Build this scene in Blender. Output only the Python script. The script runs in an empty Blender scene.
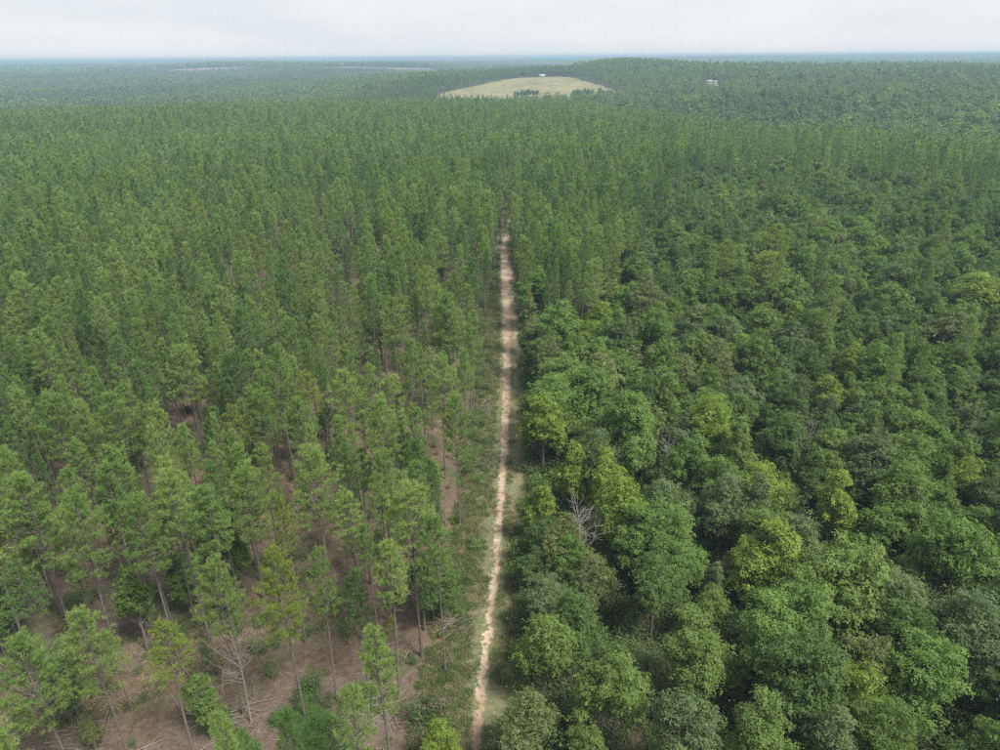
import bpy, math, random
import numpy as np
from mathutils import Vector, Matrix

SC = bpy.context.scene
COL = SC.collection
R = math.radians

# ------------------------------------------------------------------ camera
CAM_H = 55.0
F_PX = 693.0                     # focal length in pixels of a 1000 x 750 frame
PITCH = R(24.65)                 # downwards
ROLL = R(0.45)                   # horizon a little higher on the right
cam_d = bpy.data.cameras.new('camera')
cam = bpy.data.objects.new('camera', cam_d)
COL.objects.link(cam)
cam_d.sensor_width = 36.0
cam_d.lens = F_PX / 1000.0 * 36.0
cam_d.clip_start = 0.5
cam_d.clip_end = 60000.0
CAM_ROT = Matrix.Rotation(R(90) - PITCH, 3, 'X') @ Matrix.Rotation(-ROLL, 3, 'Z')
cam.location = (0, 0, CAM_H)
cam.rotation_euler = CAM_ROT.to_euler()
SC.camera = cam

# ------------------------------------------------------------------ sky and sun
SUN_EL, SUN_AZ = R(57), R(128)       # azimuth from +Y, clockwise: high behind the camera, to the right
world = bpy.data.worlds.new('World')
SC.world = world
world.use_nodes = True
nt = world.node_tree
for n in list(nt.nodes):
    nt.nodes.remove(n)
w_out = nt.nodes.new('ShaderNodeOutputWorld')
w_bg = nt.nodes.new('ShaderNodeBackground')
w_bg.inputs['Strength'].default_value = 0.1
w_sky = nt.nodes.new('ShaderNodeTexSky')
w_sky.sky_type = 'NISHITA'
w_sky.sun_disc = False
w_sky.sun_elevation = SUN_EL
w_sky.sun_rotation = SUN_AZ
w_sky.dust_density = 3.0
w_tc = nt.nodes.new('ShaderNodeTexCoord')
w_map = nt.nodes.new('ShaderNodeMapping')
w_map.inputs['Scale'].default_value = (1.0, 1.0, 5.0)
w_map.inputs['Location'].default_value = (3.7, 1.3, 0.4)
w_noise = nt.nodes.new('ShaderNodeTexNoise')
w_noise.inputs['Scale'].default_value = 2.6
w_noise.inputs['Detail'].default_value = 7.0
w_noise.inputs['Roughness'].default_value = 0.55
w_ramp = nt.nodes.new('ShaderNodeValToRGB')           # thin to thick cloud layer
w_ramp.color_ramp.elements[0].position = 0.36
w_ramp.color_ramp.elements[0].color = (3.92, 4.20, 4.38, 1)
w_ramp.color_ramp.elements[1].position = 0.62
w_ramp.color_ramp.elements[1].color = (4.62, 4.68, 4.70, 1)
w_mix = nt.nodes.new('ShaderNodeMix')
w_mix.data_type = 'RGBA'
w_mix.inputs['Factor'].default_value = 0.93
L = nt.links.new
L(w_tc.outputs['Generated'], w_map.inputs['Vector'])
L(w_map.outputs['Vector'], w_noise.inputs['Vector'])
L(w_noise.outputs['Fac'], w_ramp.inputs['Fac'])
L(w_sky.outputs['Color'], w_mix.inputs['A'])
L(w_ramp.outputs['Color'], w_mix.inputs['B'])
L(w_mix.outputs['Result'], w_bg.inputs['Color'])
L(w_bg.outputs['Background'], w_out.inputs['Surface'])

sun_d = bpy.data.lights.new('sun', 'SUN')
sun_d.energy = 3.3
sun_d.angle = R(15)
sun_d.color = (1.0, 0.96, 0.9)
sun = bpy.data.objects.new('sun', sun_d)
COL.objects.link(sun)
sun_dir = Vector((math.sin(SUN_AZ) * math.cos(SUN_EL), math.cos(SUN_AZ) * math.cos(SUN_EL), math.sin(SUN_EL)))
sun.rotation_euler = sun_dir.to_track_quat('Z', 'Y').to_euler()
sun.location = (0, 0, 400)

SC.view_settings.view_transform = 'Standard'
SC.view_settings.look = 'None'
SC.view_settings.gamma = 1.0
SC.view_settings.exposure = 1.05
SC.view_settings.use_curve_mapping = False
SC.cycles.max_bounces = 5
SC.cycles.diffuse_bounces = 3
SC.cycles.glossy_bounces = 1
SC.cycles.transmission_bounces = 3
SC.cycles.volume_bounces = 0
SC.cycles.transparent_max_bounces = 8
SC.cycles.use_denoising = False            # fine foliage keeps its grain
SC.cycles.pixel_filter_type = 'BLACKMAN_HARRIS'
SC.cycles.filter_width = 1.4
SC.cycles.sample_clamp_indirect = 2.0
SC.cycles.sample_clamp_direct = 6.0
SC.cycles.caustics_reflective = False
SC.cycles.caustics_refractive = False

# ------------------------------------------------------------------ projection
CR = np.array(CAM_ROT)                        # columns: right, up, back
def project(P):
    """world points (n,3) -> pixels (n,2) of the 1000x750 photograph, depth"""
    q = (np.asarray(P, float) - np.array([0, 0, CAM_H])) @ CR
    d = np.maximum(-q[:, 2], 1e-3)
    return np.stack([500 + F_PX * q[:, 0] / d, 375 - F_PX * q[:, 1] / d], 1), -q[:, 2]
def at_height(px, py, z):
    """the point of height z that the pixel's direction meets"""
    v = CR @ np.array([(px - 500) / F_PX, (375 - py) / F_PX, -1.0])
    t = (z - CAM_H) / v[2]
    return np.array([0, 0, CAM_H]) + v * t

# ------------------------------------------------------------------ terrain height
def ss(a, b, x):
    t = np.clip((x - a) / (b - a), 0, 1)
    return t * t * (3 - 2 * t)
_D = np.log(np.array([60, 300, 420, 520, 640, 740, 850, 1000, 1200, 1400, 1600, 2200, 3200, 4500, 6500, 10500.]))
_U = np.array([-1.2, -0.75, -0.4, -0.08, 0.1, 0.2, 0.45, 0.75, 1.2])
_Z = np.array([
 #  60 300 420 520 640 740 850 1000 1200 1400 1600 2200 3200 4500 6500 10500
 [0, 0, 0, 0, 0, -2, -8, -16, -18, -18, -14, -6, 2, 18, 6, 27],
 [0, 0, 0, 0, 0, -2, -8, -15, -18, -18, -14, -6, 2, 18, 6, 27],
 [0, 0, 0, 0, 0, -2, -8, -12, -12, -12, -10, -4, 4, 18, 7, 27],
 [0, 0, 0, 0, 0, -3, -7, -1, 9, 15, 10, 0, 4, 17, 8, 27],
 [0, 0, 0, 0, -1, -5, -4, 4, 13, 20, 17, 4, 5, 15, 11, 27],
 [0, 0, 0, -1, -5, -6, -3, 5, 14, 20, 22, 8, 4, 13, 20, 27],
 [0, 0, -1, -7, -7, -4, 2, 8, 18, 21, 24, 8, 6, 13, 27, 28],
 [0, 0, -2, -9, -6, -1, 4, 9, 15, 19, 18, 8, 6, 13, 28, 29],
 [0, 0, -2, -9, -6, -1, 4, 9, 15, 19, 18, 8, 6, 13, 28, 29]], float)
def gz(x, y):
    x = np.asarray(x, float); y = np.asarray(y, float)
    d = np.hypot(x, y)
    u = np.clip(np.arctan2(x, np.maximum(y, 1e-6)) / 0.785, -1.2, 1.2)
    u = np.where(y < 0, np.sign(x) * 1.2, u)
    ld = np.clip(np.log(np.maximum(d, 1)), _D[0], _D[-1] - 1e-6)
    i = np.clip(np.searchsorted(_D, ld, side='right') - 1, 0, len(_D) - 2)
    j = np.clip(np.searchsorted(_U, u, side='right') - 1, 0, len(_U) - 2)
    fi = (ld - _D[i]) / (_D[i + 1] - _D[i]); fj = np.clip((u - _U[j]) / (_U[j + 1] - _U[j]), 0, 1)
    fi = fi * fi * (3 - 2 * fi); fj = fj * fj * (3 - 2 * fj)
    z = (_Z[j, i] * (1 - fi) + _Z[j, i + 1] * fi) * (1 - fj) + (_Z[j + 1, i] * (1 - fi) + _Z[j + 1, i + 1] * fi) * fj
    near = 0.22 * np.sin(x * 0.11 + 1.3) * np.cos(y * 0.083) + 0.15 * np.sin(x * 0.23 - y * 0.19)
    far = ss(700, 2500, d) * (2.2 * np.sin(x * 0.0061 + y * 0.0023) + 1.6 * np.sin(y * 0.0043 - x * 0.0031 + 2))
    far2 = ss(2500, 5000, d) * 5.5 * np.sin(x * 0.0016 + 0.7) * np.sin(y * 0.0012 + x * 0.0008)
    hills = 23 * np.exp(-((x + 1120) / 420) ** 2 - ((y - 3050) / 400) ** 2) + 21 * np.exp(-((x + 470) / 360) ** 2 - ((y - 2950) / 380) ** 2)
    hills = hills + 5 * np.exp(-((x - 255) / 75) ** 2 - ((y - 1460) / 120) ** 2) + 7 * np.exp(-((x - 1500) / 900) ** 2 - ((y - 5200) / 500) ** 2) + 7 * np.exp(-((x + 2600) / 1200) ** 2 - ((y - 5600) / 600) ** 2)
    return z + near + far + far2 + hills
def gz1(x, y):
    return float(gz(np.array([x]), np.array([y]))[0])

# ------------------------------------------------------------------ mesh helpers
class Geo:
    """collects vertices and faces (3 or 4 corners) in numpy chunks"""
    def __init__(s):
        s.v = []; s.f = []; s.m = []; s.t = []; s.n = 0
    def add(s, v, f, mat=0, tone=None):
        v = np.asarray(v, np.float32); f = np.asarray(f, np.int64)
        s.v.append(v); s.f.append(f + s.n); s.n += len(v)
        s.m.append(np.full(len(f), mat, np.int32))
        s.t.append(np.full(len(f), 0.5, np.float32) if tone is None else np.asarray(tone, np.float32))
    def mesh(s, name, mats, smooth=False):
        me = bpy.data.meshes.new(name)
        V = np.concatenate(s.v); me.vertices.add(len(V)); me.vertices.foreach_set('co', V.ravel())
        cnt = np.concatenate([np.full(len(f), f.shape[1], np.int32) for f in s.f])
        idx = np.concatenate([f.ravel() for f in s.f]).astype(np.int32)
        me.loops.add(len(idx)); me.loops.foreach_set('vertex_index', idx)
        st = np.concatenate([[0], np.cumsum(cnt)[:-1]]).astype(np.int32)
        me.polygons.add(len(cnt)); me.polygons.foreach_set('loop_start', st); me.polygons.foreach_set('loop_total', cnt)
        me.polygons.foreach_set('material_index', np.concatenate(s.m))
        if smooth:
            me.polygons.foreach_set('use_smooth', np.ones(len(cnt), bool))
        a = me.attributes.new('tone', 'FLOAT', 'FACE'); a.data.foreach_set('value', np.concatenate(s.t))
        for m in mats:
            me.materials.append(m)
        me.update(calc_edges=True)
        return me

def tube(g, pts, rad, sides=6, mat=0, cap=True):
    pts = np.asarray(pts, float); n = len(pts)
    rad = np.asarray(rad, float)
    tan = np.gradient(pts, axis=0); tan /= np.linalg.norm(tan, axis=1, keepdims=True) + 1e-9
    ref = np.array([1.0, 0.13, 0.07]) if abs(tan[0][2]) > 0.6 else np.array([0.05, 0.1, 1.0])
    a = np.cross(tan, ref); a /= np.linalg.norm(a, axis=1, keepdims=True) + 1e-9
    b = np.cross(tan, a)
    th = np.linspace(0, 2 * np.pi, sides, endpoint=False)
    V = pts[:, None] + rad[:, None, None] * (np.cos(th)[None, :, None] * a[:, None] + np.sin(th)[None, :, None] * b[:, None])
    V = V.reshape(-1, 3)
    i = np.arange(n - 1)[:, None] * sides; k = np.arange(sides)[None]
    k2 = (k + 1) % sides
    F = np.stack([i + k, i + k2, i + sides + k2, i + sides + k], -1).reshape(-1, 4)
    g.add(V, F, mat)
    if cap:
        for base, c in ((0, pts[0]), ((n - 1) * sides, pts[-1])):
            ring = V[base:base + sides]
            vv = np.vstack([ring, c[None]])
            ff = np.stack([np.arange(sides), (np.arange(sides) + 1) % sides, np.full(sides, sides)], -1)
            g.add(vv, ff, mat)

def unit(v):
    return v / (np.linalg.norm(v, axis=-1, keepdims=True) + 1e-9)

def leaves(g, P, N, size, aspect, rng, mat=0, tone=None):
    """one kite-shaped leaf face at every point P facing about N"""
    n = len(P)
    t = unit(np.cross(N, rng.normal(size=(n, 3))))
    b = np.cross(N, t)
    s = (size * rng.uniform(0.65, 1.3, n))[:, None]
    w = s * aspect
    fold = N * s * 0.12
    V = np.stack([P - t * s * .5, P + b * w * .5 + fold - t * s * .08, P + t * s * .5, P - b * w * .5 + fold - t * s * .08], 1).reshape(-1, 3)
    F = np.arange(n * 4).reshape(n, 4)
    g.add(V, F, mat, tone)

def needles(g, P, Dr, length, width, nn, spread, rng, mat=0):
    """tufts: nn slender triangles out of every point P"""
    n = len(P)
    d = unit(Dr[:, None] + spread * rng.normal(size=(n, nn, 3)))
    s = unit(np.cross(d, rng.normal(size=(n, nn, 3))))
    ln = length * rng.uniform(0.7, 1.25, (n, nn, 1))
    p0 = P[:, None] + rng.normal(size=(n, nn, 3)) * length * 0.14
    V = np.stack([p0 + s * width * .5, p0 - s * width * .5, p0 + d * ln], 2).reshape(-1, 3)
    F = np.arange(n * nn * 3).reshape(-1, 3)
    tone = np.repeat(rng.uniform(0, 1, n), nn) * .7 + rng.uniform(0, .3, n * nn)
    g.add(V, F, mat, tone)

def link(o, parent=None):
    COL.objects.link(o)
    if parent is not None:
        o.parent = parent
    return o
def mobj(name, me, parent=None):
    return link(bpy.data.objects.new(name, me), parent)
def empty(name, loc, rz=0.0, sc=(1, 1, 1)):
    o = bpy.data.objects.new(name, None)
    o.empty_display_size = 0.5
    o.location = [float(c) for c in loc]; o.rotation_euler = (0, 0, float(rz)); o.scale = [float(c) for c in sc]
    return link(o)
def tag(o, label=None, cat=None, group=None, kind=None):
    if label: o['label'] = label
    if cat: o['category'] = cat
    if group: o['group'] = group
    if kind: o['kind'] = kind
    return o

# ------------------------------------------------------------------ materials
def new_mat(name):
    m = bpy.data.materials.new(name); m.use_nodes = True
    t = m.node_tree
    for n in list(t.nodes): t.nodes.remove(n)
    out = t.nodes.new('ShaderNodeOutputMaterial')
    return m, t, out
def node(t, kind, **kw):
    n = t.nodes.new(kind)
    for k, v in kw.items():
        if hasattr(n, k): setattr(n, k, v)
        else: n.inputs[k.replace('_', ' ')].default_value = v
    return n
def mixc(t, fac, a, b, blend='MIX'):
    n = t.nodes.new('ShaderNodeMix'); n.data_type = 'RGBA'; n.blend_type = blend
    for sock, val in (('Factor', fac), ('A', a), ('B', b)):
        if isinstance(val, bpy.types.NodeSocket): t.links.new(val, n.inputs[sock])
        elif sock == 'Factor': n.inputs[0].default_value = val
        else: n.inputs[sock].default_value = (*val, 1)
    return n.outputs['Result']
def maprange(t, v, a, b, c=0., d=1.):
    n = t.nodes.new('ShaderNodeMapRange')
    t.links.new(v, n.inputs['Value'])
    for k, x in (('From Min', a), ('From Max', b), ('To Min', c), ('To Max', d)): n.inputs[k].default_value = x
    return n.outputs['Result']
def noise_of(t, vec, scale, detail=4, rough=0.55):
    n = node(t, 'ShaderNodeTexNoise', Scale=scale, Detail=detail, Roughness=rough)
    if vec is not None: t.links.new(vec, n.inputs['Vector'])
    return n.outputs['Fac']
def math_(t, op, a, b=None):
    n = t.nodes.new('ShaderNodeMath'); n.operation = op
    for i, v in enumerate((a, b)):
        if v is None: continue
        if isinstance(v, bpy.types.NodeSocket): t.links.new(v, n.inputs[i])
        else: n.inputs[i].default_value = v
    return n.outputs[0]

def leaf_mat(name, dark, light, transl=0.3, rough=0.55, spec=0.25):
    """foliage: each tree its own green, each spray of leaves a little different"""
    m, t, out = new_mat(name)
    oi = t.nodes.new('ShaderNodeObjectInfo')
    at = node(t, 'ShaderNodeAttribute', attribute_name='tone')
    big = noise_of(t, oi.outputs['Location'], 0.017, 2)
    f1 = math_(t, 'ADD', math_(t, 'MULTIPLY', oi.outputs['Random'], 0.5), math_(t, 'MULTIPLY', maprange(t, big, 0.35, 0.65), 0.3))
    f = math_(t, 'ADD', f1, math_(t, 'MULTIPLY', at.outputs['Fac'], 0.42))
    c = mixc(t, f, dark, light)
    p = node(t, 'ShaderNodeBsdfPrincipled', Roughness=rough)
    p.inputs['Specular IOR Level'].default_value = spec
    t.links.new(c, p.inputs['Base Color'])
    tr = t.nodes.new('ShaderNodeBsdfTranslucent')
    c2 = mixc(t, 1.0, c, (1.0, 1.12, 0.55), 'MULTIPLY')
    t.links.new(c2, tr.inputs['Color'])
    ms = t.nodes.new('ShaderNodeMixShader'); ms.inputs[0].default_value = transl
    t.links.new(p.outputs[0], ms.inputs[1]); t.links.new(tr.outputs[0], ms.inputs[2])
    t.links.new(ms.outputs[0], out.inputs['Surface'])
    return m
def bark_mat(name, a, b, scale=6.0):
    m, t, out = new_mat(name)
    tc = t.nodes.new('ShaderNodeTexCoord'); oi = t.nodes.new('ShaderNodeObjectInfo')
    mp = node(t, 'ShaderNodeMapping'); mp.inputs['Scale'].default_value = (1, 1, 0.25)
    t.links.new(tc.outputs['Object'], mp.inputs['Vector'])
    n1 = noise_of(t, mp.outputs['Vector'], scale, 5, 0.7)
    c = mixc(t, maprange(t, n1, 0.3, 0.7), a, b)
    c = mixc(t, math_(t, 'MULTIPLY', oi.outputs['Random'], 0.5), c, tuple(0.5 * (x + y) for x, y in zip(a, b)))
    p = node(t, 'ShaderNodeBsdfPrincipled', Roughness=0.9)
    t.links.new(c, p.inputs['Base Color'])
    bp = node(t, 'ShaderNodeBump', Strength=0.5, Distance=0.03)
    t.links.new(n1, bp.inputs['Height']); t.links.new(bp.outputs[0], p.inputs['Normal'])
    t.links.new(p.outputs[0], out.inputs['Surface'])
    return m

PINE = {
    'mid green': leaf_mat('pine_needles_mid', (0.146, 0.232, 0.060), (0.228, 0.328, 0.094), .44),
    'dark green': leaf_mat('pine_needles_dark', (0.098, 0.174, 0.054), (0.156, 0.246, 0.076), .44),
    'pale green': leaf_mat('pine_needles_pale', (0.190, 0.280, 0.076), (0.282, 0.370, 0.116), .44),
    'yellowish green': leaf_mat('pine_needles_yellow', (0.180, 0.250, 0.042), (0.245, 0.310, 0.062), .42),
}
BROAD = {
    'dark green': leaf_mat('leaves_dark', (0.060, 0.106, 0.029), (0.110, 0.172, 0.048), .30, .6, .15),
    'mid green': leaf_mat('leaves_mid', (0.088, 0.146, 0.034), (0.165, 0.238, 0.060), .32, .6, .15),
    'grey green': leaf_mat('leaves_grey', (0.080, 0.126, 0.048), (0.142, 0.196, 0.078), .30, .6, .18),
    'light green': leaf_mat('leaves_light', (0.105, 0.182, 0.040), (0.165, 0.255, 0.064), .34, .6, .15),
    'yellow-green': leaf_mat('leaves_lime', (0.155, 0.235, 0.032), (0.225, 0.305, 0.050), .36, .5, .3),
    'olive green': leaf_mat('leaves_olive', (0.105, 0.138, 0.042), (0.170, 0.200, 0.066), .30, .5, .3),
}
M_SHRUB = leaf_mat('shrub_leaves', (0.062, 0.098, 0.034), (0.125, 0.165, 0.056), .30)
M_SHRUB_DRY = leaf_mat('dry_shrub_leaves', (0.10, 0.085, 0.05), (0.16, 0.15, 0.07), .2)
M_GRASS = leaf_mat('grass_blades', (0.090, 0.135, 0.040), (0.150, 0.195, 0.070), .35)
M_FERN = leaf_mat('lush_grass_blades', (0.100, 0.185, 0.050), (0.150, 0.250, 0.070), .4)
M_DRYGRASS = leaf_mat('dry_grass_blades', (0.20, 0.17, 0.09), (0.32, 0.27, 0.15), .2)
M_PBARK = bark_mat('pine_bark', (0.075, 0.060, 0.052), (0.185, 0.150, 0.130))
M_BBARK = bark_mat('broadleaf_bark', (0.075, 0.065, 0.055), (0.20, 0.18, 0.155))
M_DEAD = bark_mat('weathered_wood', (0.21, 0.19, 0.17), (0.36, 0.33, 0.30))
M_SLASH = bark_mat('cut_branch_wood', (0.14, 0.112, 0.094), (0.31, 0.265, 0.23), 2.0)
M_SLASHD = bark_mat('dark_branch_wood', (0.10, 0.08, 0.07), (0.24, 0.20, 0.17), 2.0)

def ground_mat():
    m, t, out = new_mat('forest_floor')
    g = t.nodes.new('ShaderNodeNewGeometry')
    pos = g.outputs['Position']
    n1 = noise_of(t, pos, 0.11, 5, .6); n2 = noise_of(t, pos, 1.3, 6, .7); n3 = noise_of(t, pos, 7.0, 5, .7)
    litter = mixc(t, maprange(t, n2, .35, .68), (0.084, 0.058, 0.040), (0.185, 0.138, 0.098))
    litter = mixc(t, maprange(t, n3, .55, .75), litter, (0.26, 0.21, 0.155))
    green = mixc(t, maprange(t, n3, .3, .7), (0.050, 0.075, 0.026), (0.095, 0.120, 0.045))
    c = mixc(t, maprange(t, n1, .52, .64), litter, green)
    # farther than the stand reaches the floor is grown over
    sx = t.nodes.new('ShaderNodeVectorMath'); sx.operation = 'LENGTH'; t.links.new(pos, sx.inputs[0])
    c = mixc(t, maprange(t, sx.outputs['Value'], 250, 700), c, (0.055, 0.070, 0.032))
    p = node(t, 'ShaderNodeBsdfPrincipled', Roughness=0.95)
    p.inputs['Specular IOR Level'].default_value = 0.1
    t.links.new(c, p.inputs['Base Color'])
    bp = node(t, 'ShaderNodeBump', Strength=1.0, Distance=0.25)
    t.links.new(math_(t, 'ADD', n2, math_(t, 'MULTIPLY', n3, .5)), bp.inputs['Height'])
    t.links.new(bp.outputs[0], p.inputs['Normal'])
    t.links.new(p.outputs[0], out.inputs['Surface'])
    return m
M_GROUND = ground_mat()

def track_mat():
    m, t, out = new_mat('sandy_track')
    uv = t.nodes.new('ShaderNodeUVMap'); uv.uv_map = 'UVMap'       # u metres across, v metres along
    sp = t.nodes.new('ShaderNodeSeparateXYZ'); t.links.new(uv.outputs[0], sp.inputs[0])
    u, v = sp.outputs[0], sp.outputs[1]
    g = t.nodes.new('ShaderNodeNewGeometry'); pos = g.outputs['Position']
    n1 = noise_of(t, pos, 0.55, 5, .6); n2 = noise_of(t, pos, 2.6, 6, .7); n3 = noise_of(t, pos, 9.0, 4, .7)
    nl = noise_of(t, pos, 0.16, 3, .5)
    wob = math_(t, 'MULTIPLY', math_(t, 'SUBTRACT', n1, 0.5), 1.6)
    wob2 = math_(t, 'MULTIPLY', math_(t, 'SUBTRACT', n2, 0.5), 2.4)
    uu = math_(t, 'ADD', math_(t, 'ADD', u, wob), wob2)
    # the worn left rut, the fainter right rut, and full sand farther along
    wl = maprange(t, v, 60, 170, 0.36, 0.85)
    dl = math_(t, 'DIVIDE', math_(t, 'ABSOLUTE', uu), wl)
    rutl = math_(t, 'MULTIPLY', maprange(t, dl, 1.35, 0.7), maprange(t, noise_of(t, pos, .9, 5, .65), .36, .50, .1, 1.0))
    dr = math_(t, 'ABSOLUTE', math_(t, 'SUBTRACT', uu, 2.15))
    rutr = math_(t, 'MULTIPLY', maprange(t, dr, 1.0, 0.45), maprange(t, v, 70, 105, 0.0, .5))
    rutr = math_(t, 'MULTIPLY', rutr, maprange(t, noise_of(t, pos, .42, 5, .65), 0.40, 0.56, 0.0, 1.0))
    mid = math_(t, 'MULTIPLY', maprange(t, math_(t, 'ABSOLUTE', math_(t, 'SUBTRACT', uu, 1.0)), 1.9, 1.1), maprange(t, v, 125, 175, 0.0, 0.8))
    bare = math_(t, 'MINIMUM', math_(t, 'ADD', math_(t, 'ADD', rutl, rutr), mid), 1.0)
    bare = math_(t, 'MULTIPLY', bare, maprange(t, v, 30, 90, 0.8, 1.0))
    sand = mixc(t, maprange(t, n2, .35, .7), (0.35, 0.255, 0.185), (0.56, 0.455, 0.36))
    sand = mixc(t, maprange(t, nl, .40, .62), sand, (0.31, 0.205, 0.145))
    sand = mixc(t, maprange(t, n3, .62, .8), sand, (0.33, 0.24, 0.18))
    verge = mixc(t, maprange(t, n2, .4, .62), (0.085, 0.112, 0.040), (0.190, 0.155, 0.108))
    verge = mixc(t, maprange(t, n3, .5, .75), verge, (0.105, 0.135, 0.050))
    c = mixc(t, bare, verge, sand)
    p = node(t, 'ShaderNodeBsdfPrincipled', Roughness=0.95)
    p.inputs['Specular IOR Level'].default_value = 0.1
    t.links.new(c, p.inputs['Base Color'])
    bp = node(t, 'ShaderNodeBump', Strength=0.6, Distance=0.08)
    t.links.new(math_(t, 'ADD', n2, math_(t, 'MULTIPLY', n3, .5)), bp.inputs['Height'])
    t.links.new(bp.outputs[0], p.inputs['Normal'])
    t.links.new(p.outputs[0], out.inputs['Surface'])
    return m
M_TRACK = track_mat()

def field_mat(name, a, b, s):
    m, t, out = new_mat(name)
    g = t.nodes.new('ShaderNodeNewGeometry')
    mp = node(t, 'ShaderNodeMapping'); mp.inputs['Scale'].default_value = (1, 0.5, 1)
    t.links.new(g.outputs['Position'], mp.inputs['Vector'])
    n1 = noise_of(t, mp.outputs[0], s, 6, .65); n2 = noise_of(t, mp.outputs[0], s * 9, 4, .6)
    c = mixc(t, maprange(t, n1, .35, .65), a, b)
    c = mixc(t, maprange(t, n2, .5, .8, 0, .5), c, tuple(x * .8 for x in a))
    p = node(t, 'ShaderNodeBsdfPrincipled', Roughness=1.0)
    p.inputs['Specular IOR Level'].default_value = 0.05
    t.links.new(c, p.inputs['Base Color']); t.links.new(p.outputs[0], out.inputs['Surface'])
    return m
M_FIELD = field_mat('dry_pasture', (0.150, 0.150, 0.070), (0.245, 0.212, 0.120), 0.02)
M_CLEAR = field_mat('far_clearing', (0.13, 0.12, 0.075), (0.25, 0.21, 0.15), 0.02)
def plain_mat(name, col, rough=0.7, metal=0.0, bump=0.0):
    m, t, out = new_mat(name)
    g = t.nodes.new('ShaderNodeTexCoord')
    n1 = noise_of(t, g.outputs['Object'], 1.4, 5, .6)
    c = mixc(t, maprange(t, n1, .3, .75, 0, .35), col, tuple(x * .62 for x in col))
    p = node(t, 'ShaderNodeBsdfPrincipled', Roughness=rough, Metallic=metal)
    t.links.new(c, p.inputs['Base Color']); t.links.new(p.outputs[0], out.inputs['Surface'])
    return m
M_ROOFW = plain_mat('white_sheet_roof', (0.62, 0.62, 0.61), .5)
M_WALLC = plain_mat('cream_siding', (0.36, 0.30, 0.24))
M_WALLG = plain_mat('grey_boards', (0.34, 0.32, 0.30))
M_TRIM = plain_mat('white_trim', (0.52, 0.51, 0.48))
M_GLASS = plain_mat('dark_window_glass', (0.04, 0.05, 0.06), .1)
M_DOOR = plain_mat('brown_door', (0.14, 0.09, 0.06))
M_ROOFG = plain_mat('light_grey_roof', (0.24, 0.24, 0.25), .6)

# ------------------------------------------------------------------ ground
def build_ground():
    az = np.concatenate([np.arange(-62, 62.01, 0.5), np.arange(66, 298, 4.0)])
    rr = np.exp(np.arange(math.log(6.0), math.log(10400.0), math.log(1.03)))
    A, Q = np.meshgrid(np.radians(az), rr)
    X = (Q * np.sin(A)).ravel(); Y = (Q * np.cos(A)).ravel()
    V = np.stack([X, Y, gz(X, Y)], 1)
    na, nr = len(az), len(rr)
    i = np.arange(nr - 1)[:, None] * na; k = np.arange(na)[None]; k2 = (k + 1) % na
    F = np.stack([i + k, i + na + k, i + na + k2, i + k2], -1).reshape(-1, 4)[:, ::-1]
    g = Geo(); g.add(V, F)
    c = np.vstack([V[:na], [[0, 0, gz1(0, 0)]]])
    g.add(c, np.stack([(np.arange(na) + 1) % na, np.arange(na), np.full(na, na)], -1))
    o = mobj('ground', g.mesh('ground', [M_GROUND], True))
    tag(o, kind='structure')
    return o
build_ground()

# centre line of the worn rut, read off the photograph on the ground
TRACK_PX = [(462, 830), (474, 750), (482, 680), (490, 625), (497, 560), (501, 500), (505, 430), (507, 380),
            (507, 330), (505, 285), (504, 250)]
TR = np.array([at_height(px, py, 0)[:2] for px, py in TRACK_PX])
TR = np.vstack([[TR[0][0] * 1.3 - 0.6, 8.0], TR, [TR[-1][0] + 5, 290], [TR[-1][0] + 13, 360], [TR[-1][0] + 17, 470]])
def track_x(y):
    """smooth x of the track at distance y"""
    y = np.asarray(y, float)
    ks = np.linspace(-9, 9, 13)
    return np.mean([np.interp(y + k, TR[:, 1], TR[:, 0]) for k in ks], axis=0)
def build_track():
    ys = np.arange(10, 470, 1.0)
    us = np.array([-3.6, -2.8, -2.0, -1.2, -0.6, 0, 0.6, 1.1, 1.6, 2.15, 2.7, 3.3, 4.0, 4.6])
    dip = np.array([-.06, .0, .02, .02, -.02, -.05, -.02, .03, .0, -.04, .0, .02, .0, -.06])
    xs = track_x(ys)
    X = xs[:, None] + us[None]; Y = np.repeat(ys[:, None], len(us), 1)
    Z = gz(X, Y) + 0.075 + dip[None]
    V = np.stack([X, Y, Z], -1).reshape(-1, 3)
    n = len(us)
    i = np.arange(len(ys) - 1)[:, None] * n; k = np.arange(n - 1)[None]
    F = np.stack([i + k, i + k + 1, i + n + k + 1, i + n + k], -1).reshape(-1, 4)
    g = Geo(); g.add(V, F)
    me = g.mesh('dirt_track', [M_TRACK], True)
    uvl = me.uv_layers.new(name='UVMap')
    li = np.zeros(len(me.loops), np.int32); me.loops.foreach_get('vertex_index', li)
    UV = np.stack([np.broadcast_to(us[None], X.shape), Y], -1).reshape(-1, 2)
    uvl.data.foreach_set('uv', UV[li].astype(np.float32).ravel())
    tag(mobj('dirt_track', me), kind='structure')
build_track()

# ------------------------------------------------------------------ tree patterns
def bend_path(rng, h, n, lean, wob):
    t = np.linspace(0, 1, n)
    a = rng.uniform(0, 2 * np.pi); ph = rng.uniform(0, 6.28, 2)
    x = lean * h * t * math.cos(a) + wob * np.sin(t * 3.0 + ph[0]) * t
    y = lean * h * t * math.sin(a) + wob * np.sin(t * 2.6 + ph[1]) * t
    return np.stack([x, y, t * h], 1)

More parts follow.
